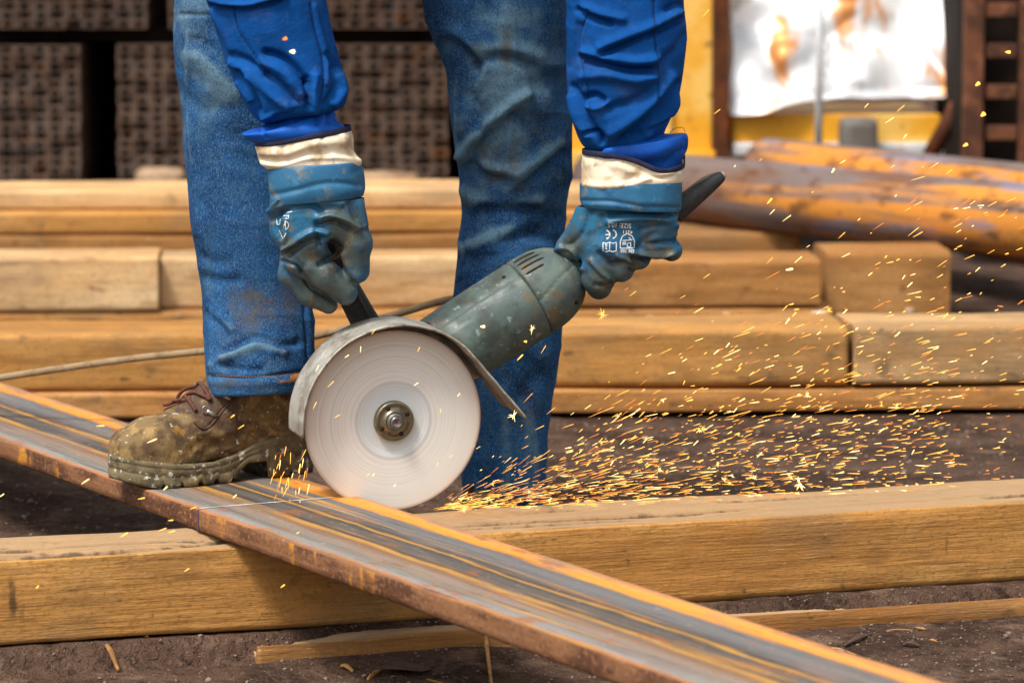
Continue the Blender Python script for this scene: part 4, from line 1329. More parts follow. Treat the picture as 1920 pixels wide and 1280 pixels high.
rings = [(376, -190, 596, -190, YS1, .85), (375, -60, 606, -60, YS1, .85), (390, 0, 612, -8, YS1, .85), (418, 90, 622, 60, YS1, .85), (436, 140, 637, 118, YS1, .85), (455, 185, 648, 158, YS1, .86), (470, 212, 650, 178, YS1, .86), (483, 226, 644, 196, YS1, .84), (494, 232, 632, 205, YS1, .78), (502, 226, 622, 204, YS1, .74), (506, 205, 616, 190, YS1, .7)]
V, F = loft(rings, 300, 200)
V = wrinkle(V, F, .0024, (15, 15, 15), 71)
f3 = [
    ([c6(640, 320), c6(740, 350), c6(830, 430), c6(880, 500)], 9, -7), ([c6(880, 470), c6(880, 560), c6(890, 640)], 6, -7), ([c6(930, 460), c6(920, 560), c6(930, 650)], 11, 5),
    ([c6(620, 380), c6(740, 440), c6(840, 560)], 14, 5), ([c6(640, 450), c6(720, 510), c6(800, 600)], 10, -4), ([c6(450, 330), c6(560, 390), c6(640, 450)], 10, -4), ([c6(440, 380), c6(560, 470), c6(680, 580), c6(760, 640)], 11, 4),
    ([c6(480, 430), c6(560, 540), c6(600, 660)], 8, -4), ([c6(530, 470), c6(620, 600), c6(640, 690)], 9, 3), ([c6(470, 500), c6(540, 600)], 7, 3),
    ([c6(300, 40), c6(430, 50), c6(540, 55), c6(720, 5)], 6, -6), ([c6(330, 0), c6(430, 30), c6(560, 25), c6(740, -30)], 9, 5), ([c6(290, 60), c6(380, 180), c6(450, 330)], 12, 3),
    ([c6(440, 60), c6(470, 180), c6(560, 320), c6(640, 420), c6(760, 520), c6(840, 630)], 2.2, -1.6), ([c6(900, 30), c6(930, 180), c6(970, 330), c6(980, 500), c6(950, 650)], 2.2, -1.8), ([c6(925, 40), c6(955, 180), c6(995, 330), c6(1000, 500)], 7, 2.2),
    ([c6(1040, 420), c6(1060, 520), c6(1000, 620)], 9, -4), ([c6(1080, 460), c6(1100, 540), c6(1050, 620)], 9, 4), ([c6(1000, 330), c6(1060, 400)], 8, -3),
    ([c6(700, 690), c6(800, 650), c6(880, 600)], 8, -3), ([c6(620, 700), c6(740, 670), c6(860, 620)], 7, 3),
]
V = fold(V, F, f3, 1.55, .78)
Q = proj(V)
sl = build('sleeve', V, F, M_jacket, jacket, attrs={'dirt': blob(Q, [(480, 30, 50, 30, .8), (560, 180, 40, 30, .7), (540, 60, 60, 40, .4), (590, 110, 30, 60, .4)])})
sl['label'] = 'blue padded sleeve over the side grip hand'
# seams of the sleeve as small stitches
def on_surface(obj_V, obj_F, pts, off=.0006):
    bv = BVHTree.FromPolygons([Vector(v) for v in obj_V], [list(map(int, q)) for q in obj_F])
    out = []
    for x, y in pts:
        d = ray(x, y); d = d / np.linalg.norm(d)
        h = bv.ray_cast(Vector(CAM), Vector(d))
        if h[0] is not None:
            out.append(np.array(h[0]) - d * off)
    return out
stitches(V, F, [c6(440, 30), c6(470, 180), c6(560, 320), c6(640, 420), c6(760, 520), c6(840, 630)], sl, M_thread, 5)
stitches(V, F, [c6(900, 0), c6(930, 180), c6(970, 330), c6(980, 500), c6(950, 650)], sl, M_thread, 5)
rings = [(1058, -190, 1292, -190, YS2, .85), (1060, -60, 1288, -60, YS2, .85), (1061, 0, 1283, 0, YS2, .85), (1062, 60, 1287, 55, YS2, .85), (1064, 120, 1281, 115, YS2, .85), (1068, 190, 1270, 180, YS2, .85), (1076, 235, 1256, 220, YS2, .84), (1088, 265, 1246, 242, YS2, .82), (1103, 280, 1240, 258, YS2, .78), (1114, 282, 1234, 262, YS2, .72), (1120, 262, 1228, 245, YS2, .7)]
V, F = loft(rings, 320, 210)
V = wrinkle(V, F, .0024, (14, 14, 14), 91)
f4 = [
    ([c7(930, 60), c7(1020, 110), c7(1110, 135)], 8, -5), ([c7(960, 40), c7(1060, 80), c7(1180, 110)], 10, 4), ([c7(1070, 310), c7(1200, 255), c7(1340, 200), c7(1530, 110)], 8, -7), ([c7(1060, 270), c7(1200, 210), c7(1360, 150), c7(1500, 70)], 13, 5),
    ([c7(940, 330), c7(1060, 365), c7(1200, 400), c7(1350, 405)], 9, -8), ([c7(960, 300), c7(1100, 330), c7(1250, 355), c7(1370, 340)], 12, 5), ([c7(960, 440), c7(1100, 430), c7(1250, 460), c7(1350, 440)], 14, 5),
    ([c7(960, 560), c7(1020, 545), c7(1070, 575)], 8, -6), ([c7(970, 610), c7(1040, 620), c7(1090, 590)], 9, 4), ([c7(900, 500), c7(940, 600), c7(1000, 720), c7(1060, 790)], 10, -5), ([c7(880, 560), c7(920, 680), c7(980, 770)], 9, 4),
    ([c7(1500, 480), c7(1420, 580), c7(1300, 700), c7(1190, 800)], 12, -7), ([c7(1460, 440), c7(1360, 580), c7(1230, 690), c7(1120, 760)], 14, 5), ([c7(1520, 560), c7(1430, 660), c7(1320, 760)], 11, 5), ([c7(1440, 690), c7(1340, 740), c7(1240, 800)], 8, -5),
    ([c7(980, 760), c7(1030, 770), c7(1060, 820)], 6, -7), ([c7(1360, 0), c7(1365, 200), c7(1385, 400), c7(1375, 600)], 2.2, -1.8), ([c7(990, 60), c7(940, 180), c7(940, 320), c7(970, 460), c7(1000, 640)], 2.2, -1.8),
    ([c7(870, 380), c7(900, 300), c7(930, 150)], 10, -3), ([c7(1540, 200), c7(1480, 290), c7(1400, 360)], 10, -3), ([c7(1100, 620), c7(1200, 600), c7(1320, 540)], 14, -3.5), ([c7(1440, 60), c7(1500, 30), c7(1530, 40)], 9, -4),
]
V = fold(V, F, f4, 1.55, .78)
Q = proj(V)
sr = build('sleeve', V, F, M_jacket, jacket, attrs={'dirt': blob(Q, [(1180, 30, 30, 40, .5), (1120, 200, 30, 40, .5)])})
sr['label'] = 'blue padded sleeve over the rear handle hand'
stitches(V, F, [c7(1360, 0), c7(1365, 200), c7(1385, 400), c7(1375, 600)], sr, M_thread, 5)
stitches(V, F, [c7(990, 60), c7(940, 180), c7(940, 320), c7(970, 460), c7(1000, 640)], sr, M_thread, 5)
# cuffs flaring out of the gloves
rings = [(508, 205, 618, 188, YS1, .66), (500, 228, 628, 206, YS1, .7), (478, 240, 630, 216, YS1, .72), (452, 250, 634, 228, YS1, .72), (462, 262, 645, 236, YS1, .72), (486, 276, 652, 246, YS1, .7), (500, 296, 652, 270, YS1, .68)]
V, F = loft(rings, 120, 160)
V = wrinkle(V, F, .0012, (14, 14, 14), 101)
V = fold(V, F, [([c6(490, 800), c6(640, 770), c6(800, 720), c6(920, 680)], 4, -2.5), ([c6(600, 775), c6(640, 830)], 3, -2), ([c6(640, 740), c6(780, 700), c6(900, 650)], 8, -4), ([c6(930, 680), c6(945, 740)], 4, -4), ([c6(970, 670), c6(980, 740)], 5, 4), ([c6(1000, 670), c6(1010, 730)], 4, -4), ([c6(1030, 670), c6(1035, 720)], 4, 3)])
o = build('cuff', V, F, M_cuffblue, sl)
stitches(V, F, [c6(500, 785), c6(620, 760), c6(760, 718), c6(910, 672)], o, M_thread, 5)
rings = [(1122, 256, 1232, 240, YS2, .66), (1112, 274, 1242, 250, YS2, .7), (1104, 284, 1268, 251, YS2, .66), (1098, 290, 1288, 252, YS2, .62), (1100, 302, 1290, 278, YS2, .58), (1104, 314, 1278, 302, YS2, .54), (1112, 340, 1262, 335, YS2, .50)]
V, F = loft(rings, 120, 160)
V = wrinkle(V, F, .0012, (12, 12, 12), 111)
V = fold(V, F, [([c7(1050, 850), c7(1200, 820), c7(1350, 800), c7(1500, 770)], 4, -2.5), ([c7(960, 850), c7(1000, 830), c7(1050, 850)], 6, -5), ([c7(1100, 850), c7(1300, 880), c7(1440, 840)], 14, 4), ([c7(1420, 930), c7(1480, 880), c7(1530, 860)], 7, -3), ([c7(1535, 770), c7(1545, 860)], 3, -2)])
o = build('cuff', V, F, M_cuffblue, sr)
stitches(V, F, [c7(1060, 838), c7(1200, 815), c7(1350, 793), c7(1500, 765)], o, M_thread, 5)
V, F = tube([U(*c7(1450, 765), .13), U(*c7(1470, 740), .13), U(*c7(1505, 728), .13), U(*c7(1530, 735), .13), U(*c7(1537, 760), .13)], .0004, 5, 30)
build('loose_thread', V, F, M_thread, o)

# ---- gloves
gA = lambda x, y: (440 + x / 2.783, 180 + y / 2.783)      # left glove close-up -> photo
gB = lambda x, y: (1000 + x / 3.0475, 180 + y / 3.0475)   # right glove close-up -> photo
KA, KB = MPP / 2.783, MPP / 3.0475

def band(rings, nr, folds, m, name, parent, seed, amp=.0012, ns=180, power=2.3, inner=.9):
    rr_ = list(rings)
    V, F = loft(rr_, nr, ns, power)
    V = wrinkle(V, F, amp, (13, 13, 13), seed)
    V = fold(V, F, folds)
    # inner wall for thickness
    C = V.reshape(nr, ns, 3).mean(1, keepdims=True)
    I = (C + (V.reshape(nr, ns, 3) - C) * .955)
    W = np.concatenate([I[::-1][-max(2, nr // 2):] if False else I[:nr // 2][::-1], V.reshape(nr, ns, 3)], 0)
    Fo = quads(len(W), ns)
    return build(name, W.reshape(-1, 3), Fo, m, parent), W.reshape(-1, 3), Fo

def px_ring(g, l, rt, y, k):
    a, b = g(*l), g(*rt)
    return (a[0], a[1], b[0], b[1], y, k)

yA = -.012
gloveL = empty('glove', tuple(U(600, 590, yA)))
gloveL.parent = person; gloveL.location = Vector(U(600, 590, yA)) - person.location
gloveL['label'] = 'rubber glove gripping the side grip, print hidden in a crease'
canvL, cv, cf = band([px_ring(gA, (112, 262), (606, 178), yA, .74), px_ring(gA, (122, 300), (616, 215), yA, .75), px_ring(gA, (134, 345), (622, 290), yA, .75), px_ring(gA, (168, 378), (648, 342), yA, .76), px_ring(gA, (178, 400), (652, 365), yA, .74)], 90,
    [([gA(140, 330), gA(260, 340), gA(380, 300), gA(480, 300)], 7, -4), ([gA(150, 300), gA(280, 300), gA(420, 250), gA(560, 240)], 9, 3), ([gA(480, 160), gA(455, 240), gA(490, 310)], 4, -2.5), ([gA(560, 220), gA(600, 290), gA(640, 340)], 7, 3), ([gA(140, 352), gA(240, 362), gA(380, 325), gA(560, 325), gA(650, 350)], 5, 2.5), ([gA(250, 230), gA(240, 320)], 6, -2)],
    M_canvas, 'canvas_cuff', gloveL, 121, .0016)
rng = [px_ring(gA, (112, 262), (606, 178), yA, .745), px_ring(gA, (110, 250), (604, 164), yA, .745)]
def rim_tube(ring, rad, m, name, parent, power=2.3, n=140, dip=None):
    V, F = loft([ring, ring], 2, n, power)
    P = V[:n]
    if dip is not None: P = P + dip(P)
    V, F = tube(np.r_[P, P[:2]], rad, 8, caps=False)
    return build(name, V, F, m, parent)
V, F = loft([px_ring(gA, (108, 238), (604, 150), yA, .75), px_ring(gA, (107, 246), (606, 158), yA, .772), px_ring(gA, (111, 264), (610, 178), yA, .772), px_ring(gA, (116, 270), (604, 186), yA, .745)], 14, 160, 2.3)
build('binding', V, F, M_trim, canvL)
knitL, kv, kf = band([px_ring(gA, (160, 362), (652, 340), yA, .73), px_ring(gA, (168, 380), (658, 350), yA, .77), px_ring(gA, (176, 440), (676, 420), yA, .78), px_ring(gA, (186, 520), (682, 480), yA, .78), px_ring(gA, (192, 560), (672, 520), yA, .75)], 90,
    [([gA(640, 400), gA(668, 460)], 10, -3), ([gA(190, 520), gA(330, 490), gA(480, 455), gA(650, 465)], 6, -2), ([gA(350, 400), gA(370, 470)], 14, 2)], M_knit, 'knit_band', gloveL, 131, .001)

def fhandL(P):
    def c(a, b, ra, rb, ya=0.0, yb=None):
        return caps_d(P, U(*gA(*a), yA + ya), U(*gA(*b), yA + (ya if yb is None else yb)), ra * KA, rb * KA)
    # wrist slab
    d = c((300, 500), (305, 690), 120, 112)
    d = smin(d, c((545, 490), (550, 640), 128, 118), .02)
    d = smin(d, c((430, 490), (430, 690), 150, 140), .03)
    d = smin(d, c((255, 640), (250, 690), 72, 62, .01), .012)
    # back of the hand into the knuckles
    d = smin(d, c((350, 690), (360, 800), 118, 96, .0), .015)
    d = smin(d, c((460, 640), (420, 760), 110, 80, -.006), .015)
    # index finger, folded over the grip
    i = c((350, 800), (345, 860), 96, 84, -.004)
    i = smin(i, c((350, 850), (470, 935), 80, 76, -.010), .006)
    i = smin(i, c((470, 935), (575, 1022), 76, 66, -.010, -.004), .006)
    d = smin(d, i, .007)
    # middle finger below it
    m_ = c((320, 840), (300, 930), 84, 70, .012)
    m_ = smin(m_, c((300, 925), (390, 1030), 66, 64, .010), .006)
    m_ = smin(m_, c((390, 1030), (490, 1088), 62, 46, .010, .016), .006)
    d = smin(d, m_, .004)
    # ring and little fingers behind
    for q, yy in ((0, .034), (1, .056)):
        m2 = c((330, 840), (300, 940 - 20 * q), 76, 64, yy)
        m2 = smin(m2, c((300, 940 - 20 * q), (470, 1070 - 30 * q), 60, 46, yy), .006)
        d = smin(d, m2, .004)
    # thumb
    t = c((560, 600), (630, 760), 112, 84, -.008)
    t = smin(t, c((630, 760), (640, 910), 80, 66, -.010, -.006), .008)
    d = smin(d, t, .010)
    # opening between thumb and index finger
    hole = caps_d(P, U(*gA(512, 770), -.10), U(*gA(520, 800), .10), 34 * KA, 30 * KA)
    hole = np.minimum(hole, caps_d(P, U(*gA(540, 760), -.10), U(*gA(548, 850), .10), 26 * KA, 18 * KA))
    return smax(d, -hole, .006)
lo = U(*gA(110, 1180), yA - .09); hi = U(*gA(780, 500), yA + .11)
V, F = surfnet(fhandL, np.minimum(lo, hi), np.maximum(lo, hi), .0018)
fgl = [
    ([gA(185, 600), gA(240, 540), gA(340, 505), gA(480, 480), gA(660, 478)], 6, 3.5), ([gA(200, 640), gA(280, 590), gA(400, 570), gA(450, 600)], 7, -4), ([gA(190, 610), gA(300, 545), gA(400, 530)], 8, 2.5), ([gA(290, 590), gA(400, 555), gA(560, 560)], 8, 2),
    ([gA(430, 640), gA(500, 622), gA(580, 645), gA(640, 690)], 8, 5), ([gA(440, 680), gA(520, 660), gA(600, 700)], 6, -4), ([gA(260, 800), gA(350, 735), gA(420, 705), gA(480, 715)], 7, 4.5), ([gA(280, 830), gA(370, 770), gA(460, 745)], 7, -4),
    ([gA(430, 640), gA(425, 700), gA(440, 780)], 6, -3), ([gA(245, 860), gA(320, 890), gA(345, 930)], 4, -4.5), ([gA(245, 830), gA(300, 790)], 5, -3), ([gA(345, 920), gA(400, 1000), gA(480, 1045), gA(545, 1075)], 5, -3), ([gA(440, 880), gA(470, 860), gA(500, 850)], 6, -4),
    ([gA(470, 1040), gA(520, 1070), gA(535, 1095)], 4, -3), ([gA(640, 520), gA(665, 600), gA(680, 680)], 7, 3), ([gA(600, 560), gA(630, 640)], 7, -3), ([gA(570, 830), gA(600, 900), gA(640, 950)], 9, 2.5), ([gA(230, 600), gA(215, 690), gA(235, 740)], 6, -3.5), ([gA(270, 640), gA(265, 760)], 6, 2),
]
V = wrinkle(V, F, .0010, (22, 22, 22), 141)
V = fold(V, F, fgl, 1.45, .72)
Q = proj(V)
handL = build('hand', V, F, M_glove, gloveL, attrs={'dirt': blob(Q, [(600, 550, 120, 80, 1.0), (650, 440, 60, 120, .8), (560, 470, 70, 60, .7), (520, 400, 40, 30, .55), (600, 390, 50, 30, .35)])})
HL = (V, F)

yB = .155
gloveR = empty('glove', tuple(U(1180, 560, yB)))
gloveR.parent = person; gloveR.location = Vector(U(1180, 560, yB)) - person.location
gloveR['label'] = 'blue rubber glove with white size print on the rear handle'
canvR, cv, cf = band([px_ring(gB, (282, 322), (862, 362), yB, .70), px_ring(gB, (280, 380), (858, 400), yB, .71), px_ring(gB, (276, 460), (852, 445), yB, .71), px_ring(gB, (275, 512), (848, 478), yB, .71), px_ring(gB, (290, 530), (838, 500), yB, .69)], 90,
    [([gB(290, 330), gB(450, 365), gB(640, 410), gB(760, 425), gB(850, 370)], 10, -3), ([gB(400, 400), gB(450, 450), gB(430, 500)], 8, -3), ([gB(540, 490), gB(600, 440), gB(740, 450)], 8, -3.5), ([gB(300, 505), gB(430, 515), gB(580, 500), gB(660, 470)], 6, 3), ([gB(480, 390), gB(620, 440), gB(800, 400)], 9, 3), ([gB(300, 430), gB(320, 480)], 8, -2)], M_canvas, 'canvas_cuff', gloveR, 151, .0016)
knitR, kv, kf = band([px_ring(gB, (285, 500), (842, 470), yB, .68), px_ring(gB, (268, 500), (849, 482), yB, .72), px_ring(gB, (266, 550), (848, 545), yB, .73), px_ring(gB, (268, 600), (845, 620), yB, .73), px_ring(gB, (282, 630), (838, 655), yB, .70)], 90,
    [([gB(270, 600), gB(450, 605), gB(620, 632), gB(845, 640)], 5, -2), ([gB(380, 520), gB(420, 590)], 12, -2), ([gB(600, 520), gB(620, 620)], 12, 2)], M_knit, 'knit_band', gloveR, 161, .001)
V, F = loft([px_ring(gB, (281, 300), (866, 338), yB, .69), px_ring(gB, (277, 308), (868, 346), yB, .716), px_ring(gB, (278, 328), (866, 364), yB, .718), px_ring(gB, (284, 334), (860, 372), yB, .69)], 14, 200, 2.3)
def dipR(V):
    Q = proj(V); nf = V[:, 1] < yB
    t = (Q[:, 0] - 1093) / 190
    d = 24 * np.exp(-((t - .80) / .26) ** 2)
    return V - np.where(nf, d * MPP, 0)[:, None] * np.array((0, 0, 1.0))
V = dipR(V)
build('binding', V, F, M_trim, canvR)
# the cuff's mouth dips at the front the same way
me = canvR.data
co = np.zeros(len(me.vertices) * 3); me.vertices.foreach_get('co', co); co = co.reshape(-1, 3) + np.array(worldpos(canvR))
Q = proj(co)
top = np.clip((338 - Q[:, 1]) / 40, 0, 1)
co = co + (dipR(co) - co) * top[:, None]
me.vertices.foreach_set('co', (co - np.array(worldpos(canvR))).ravel()); me.update()

def fhandR(P):
    def c(a, b, ra, rb, ya=0.0, yb=None):
        return caps_d(P, U(*gB(*a), yB + ya), U(*gB(*b), yB + (ya if yb is None else yb)), ra * KB, rb * KB)
    d = c((390, 590), (350, 790), 120, 112)
    d = smin(d, c((555, 590), (520, 850), 150, 128), .03)
    d = smin(d, c((718, 590), (700, 800), 126, 108), .02)
    # thumb and web reaching over the housing
    d = smin(d, c((340, 740), (215, 868), 112, 80, .012), .02)
    d = smin(d, c((215, 868), (200, 930), 78, 60, .030, .05), .015)
    # knuckles
    i = c((400, 880), (372, 1040), 122, 92, -.004)
    i = smin(i, c((372, 1040), (378, 1092), 88, 74, -.002, .01), .008)
    i = smin(i, c((372, 1060), (330, 1040), 74, 62, .02, .06), .006)
    d = smin(d, i, .010)
    m_ = c((500, 860), (500, 980), 104, 82, -.002)
    m_ = smin(m_, c((500, 985), (470, 1000), 76, 60, .02, .06), .006)
    d = smin(d, m_, .006)
    m_ = c((590, 830), (602, 925), 90, 70, .0)
    m_ = smin(m_, c((600, 925), (560, 930), 66, 56, .02, .06), .006)
    d = smin(d, m_, .006)
    m_ = c((690, 800), (792, 880), 92, 56, .0)
    m_ = smin(m_, c((680, 860), (790, 888), 60, 56, .004), .006)
    m_ = smin(m_, c((760, 880), (660, 860), 54, 54, .02, .055), .006)
    d = smin(d, m_, .008)
    return d
lo = U(*gB(60, 1230), yB - .09); hi = U(*gB(920, 590), yB + .11)
V, F = surfnet(fhandR, np.minimum(lo, hi), np.maximum(lo, hi), .0018)
fgr = [
    ([gB(275, 608), gB(430, 612), gB(640, 640), gB(840, 648)], 5, 3), ([gB(440, 670), gB(560, 650), gB(700, 665), gB(840, 680)], 7, -4.5), ([gB(430, 720), gB(560, 700), gB(690, 700), gB(800, 730)], 9, 4.5), ([gB(620, 760), gB(720, 740), gB(820, 720)], 8, -3),
    ([gB(560, 890), gB(680, 905), gB(800, 900)], 6, 5), ([gB(570, 930), gB(680, 935), gB(760, 930)], 6, -6), ([gB(660, 850), gB(740, 840), gB(820, 830)], 8, -4), ([gB(800, 690), gB(815, 790)], 7, 3), ([gB(250, 640), gB(220, 740), gB(150, 850)], 8, 3), ([gB(320, 660), gB(280, 780), gB(200, 860)], 10, -3.5), ([gB(130, 880), gB(200, 870), gB(250, 920), gB(280, 990)], 6, 4),
    ([gB(380, 900), gB(440, 960), gB(520, 950)], 8, -4), ([gB(330, 940), gB(380, 1000), gB(440, 1060)], 7, 3), ([gB(440, 1060), gB(455, 1095), gB(430, 1110)], 4, -5), ([gB(555, 990), gB(570, 1015), gB(540, 1040)], 4, -5), ([gB(480, 910), gB(540, 940), gB(600, 930)], 7, 3), ([gB(650, 945), gB(660, 965)], 4, -4), ([gB(360, 1080), gB(420, 1090)], 6, -2.5), ([gB(700, 780), gB(640, 820), gB(600, 870)], 9, -2.5),
]
V = wrinkle(V, F, .0010, (20, 20, 20), 171)
V = fold(V, F, fgr, 1.45, .72)
Q = proj(V)
handR = build('hand', V, F, M_glove, gloveR, attrs={'dirt': blob(Q, [(1130, 530, 70, 60, 1.0), (1180, 500, 50, 30, .9), (1240, 480, 50, 25, .8), (1070, 460, 40, 50, .8), (1225, 440, 30, 30, .5), (1110, 400, 20, 15, .5)])})
HR = (V, F)

# ---- print on the gloves
def decal(polys, Vs, Fs, m, name, parent, off=.0005):
    """polys: list of (2D verts in photo pixels, faces); laid on the glove's surface"""
    bv = BVHTree.FromPolygons([Vector(v) for v in Vs], [list(map(int, q)) for q in Fs])
    out, fs = [], []
    for vs, ff in polys:
        n0 = len(out); ok = True
        tmp = []
        for x, y in vs:
            d = ray(x, y); d = d / np.linalg.norm(d)
            h = bv.ray_cast(Vector(CAM), Vector(d))
            if h[0] is None: ok = False; break
            tmp.append(np.array(h[0]) - d * off)
        if ok:
            out += tmp; fs += [[i + n0 for i in q] for q in ff]
    if out:
        o = build(name, np.array(out), fs, m, parent)
        return o
def stroke(pts, w=1.7, n=None):
    P = np.asarray(pts, float)
    if n: P = crom(P, n)
    else:
        Q_ = [P[0]]
        for a, b in zip(P[:-1], P[1:]):
            k = max(1, int(np.linalg.norm(b - a) / 4))
            Q_ += [a + (b - a) * (i + 1) / k for i in range(k)]
        P = np.array(Q_)
    T_ = np.gradient(P, axis=0); T_ /= np.linalg.norm(T_, axis=1, keepdims=True) + 1e-9
    Nn = np.c_[-T_[:, 1], T_[:, 0]]
    m = len(P)
    return (np.r_[P + Nn * w / 2, P - Nn * w / 2], [[i, i + 1, m + i + 1, m + i] for i in range(m - 1)])
def text_polys(s, cx, cy, h, width, ang):
    """flat letters as polygons in photo pixels, centred at cx,cy"""
    cu = bpy.data.curves.new('t', 'FONT'); cu.body = s; cu.size = 1.0; cu.align_x = 'CENTER'; cu.offset = .012
    ob = bpy.data.objects.new('t', cu); COL.objects.link(ob)
    bpy.context.view_layer.update()
    me = bpy.data.meshes.new_from_object(ob.evaluated_get(bpy.context.evaluated_depsgraph_get()))
    v = np.array([x.co[:2] for x in me.vertices]); f = [list(p.vertices) for p in me.polygons]
    bpy.data.objects.remove(ob); bpy.data.curves.remove(cu); bpy.data.meshes.remove(me)
    v[:, 0] -= (v[:, 0].min() + v[:, 0].max()) / 2; v[:, 1] -= (v[:, 1].min() + v[:, 1].max()) / 2
    v *= (width / (v[:, 0].max() - v[:, 0].min()), h / (v[:, 1].max() - v[:, 1].min()))
    v[:, 1] *= -1
    c, s_ = math.cos(ang), math.sin(ang)
    v = np.c_[cx + v[:, 0] * c - v[:, 1] * s_, cy + v[:, 0] * s_ + v[:, 1] * c]
    return (v, f)
UPS = math.pi + .03
pr = [text_polys('SIZE: 10,5', *gB(492, 738), 10.5, 44, UPS + .02)]
pr += [text_polys('4211', *gB(541, 778), 6.5, 18, UPS), text_polys('EN 388', *gB(537, 886), 6.5, 25, UPS)]
decal(pr[:1], *HR, M_print, 'size_print', handR)
decal(pr[1:2], *HR, M_print, 'number_print', handR)
decal(pr[2:], *HR, M_print, 'standard_print', handR)
cc = []
def arc(cx, cy, r_, a0, a1, w):
    a = np.radians(np.linspace(a0, a1, 14))
    return stroke([gB(cx + r_ * math.cos(t), cy + r_ * math.sin(t)) for t in a], w, 20)
cc += [arc(450, 790, 24, -80, 80, 2.6), arc(413, 792, 24, -80, 80, 2.6), stroke([gB(412, 792), gB(434, 792)], 2.2)]
decal(cc, *HR, M_print, 'conformity_mark', handR)
sh = [stroke([gB(497, 870), gB(576, 868), gB(578, 830), gB(565, 800), gB(536, 786), gB(508, 802), gB(497, 832), gB(497, 870)], 1.8), stroke([gB(537, 862), gB(537, 842), gB(556, 838), gB(557, 860), gB(537, 862)], 1.8), stroke([gB(508, 848), gB(530, 846)], 1.6), stroke([gB(508, 838), gB(530, 836)], 1.6), stroke([gB(510, 826), gB(566, 822)], 1.6), stroke([gB(545, 808), gB(558, 818)], 1.6)]
decal(sh, *HR, M_print, 'shield_mark', handR)
bk = [stroke([gB(398, 838), gB(398, 886), gB(418, 890), gB(436, 884), gB(454, 890), gB(474, 884), gB(474, 836), gB(454, 842), gB(436, 836), gB(416, 842), gB(398, 838)], 1.8), stroke([gB(436, 838), gB(436, 884)], 1.6), stroke([gB(412, 852), gB(420, 860), gB(412, 870), gB(422, 876)], 1.6), stroke([gB(410, 848), gB(424, 850)], 1.4)]
decal(bk, *HR, M_print, 'booklet_mark', handR)
pl = [stroke([gA(218, 640), gA(222, 672), gA(236, 668), gA(238, 640)], 1.6), stroke([gA(232, 700), gA(252, 745), gA(268, 715)], 1.6), stroke([gA(255, 680), gA(268, 652), gA(284, 668), gA(276, 692), gA(256, 690)], 1.5), stroke([gA(255, 625), gA(282, 622), gA(280, 640), gA(256, 640)], 1.6), stroke([gA(258, 612), gA(300, 602)], 1.6), stroke([gA(262, 650), gA(268, 700)], 1.4)]
decal(pl, *HL, M_print, 'worn_print', handL)

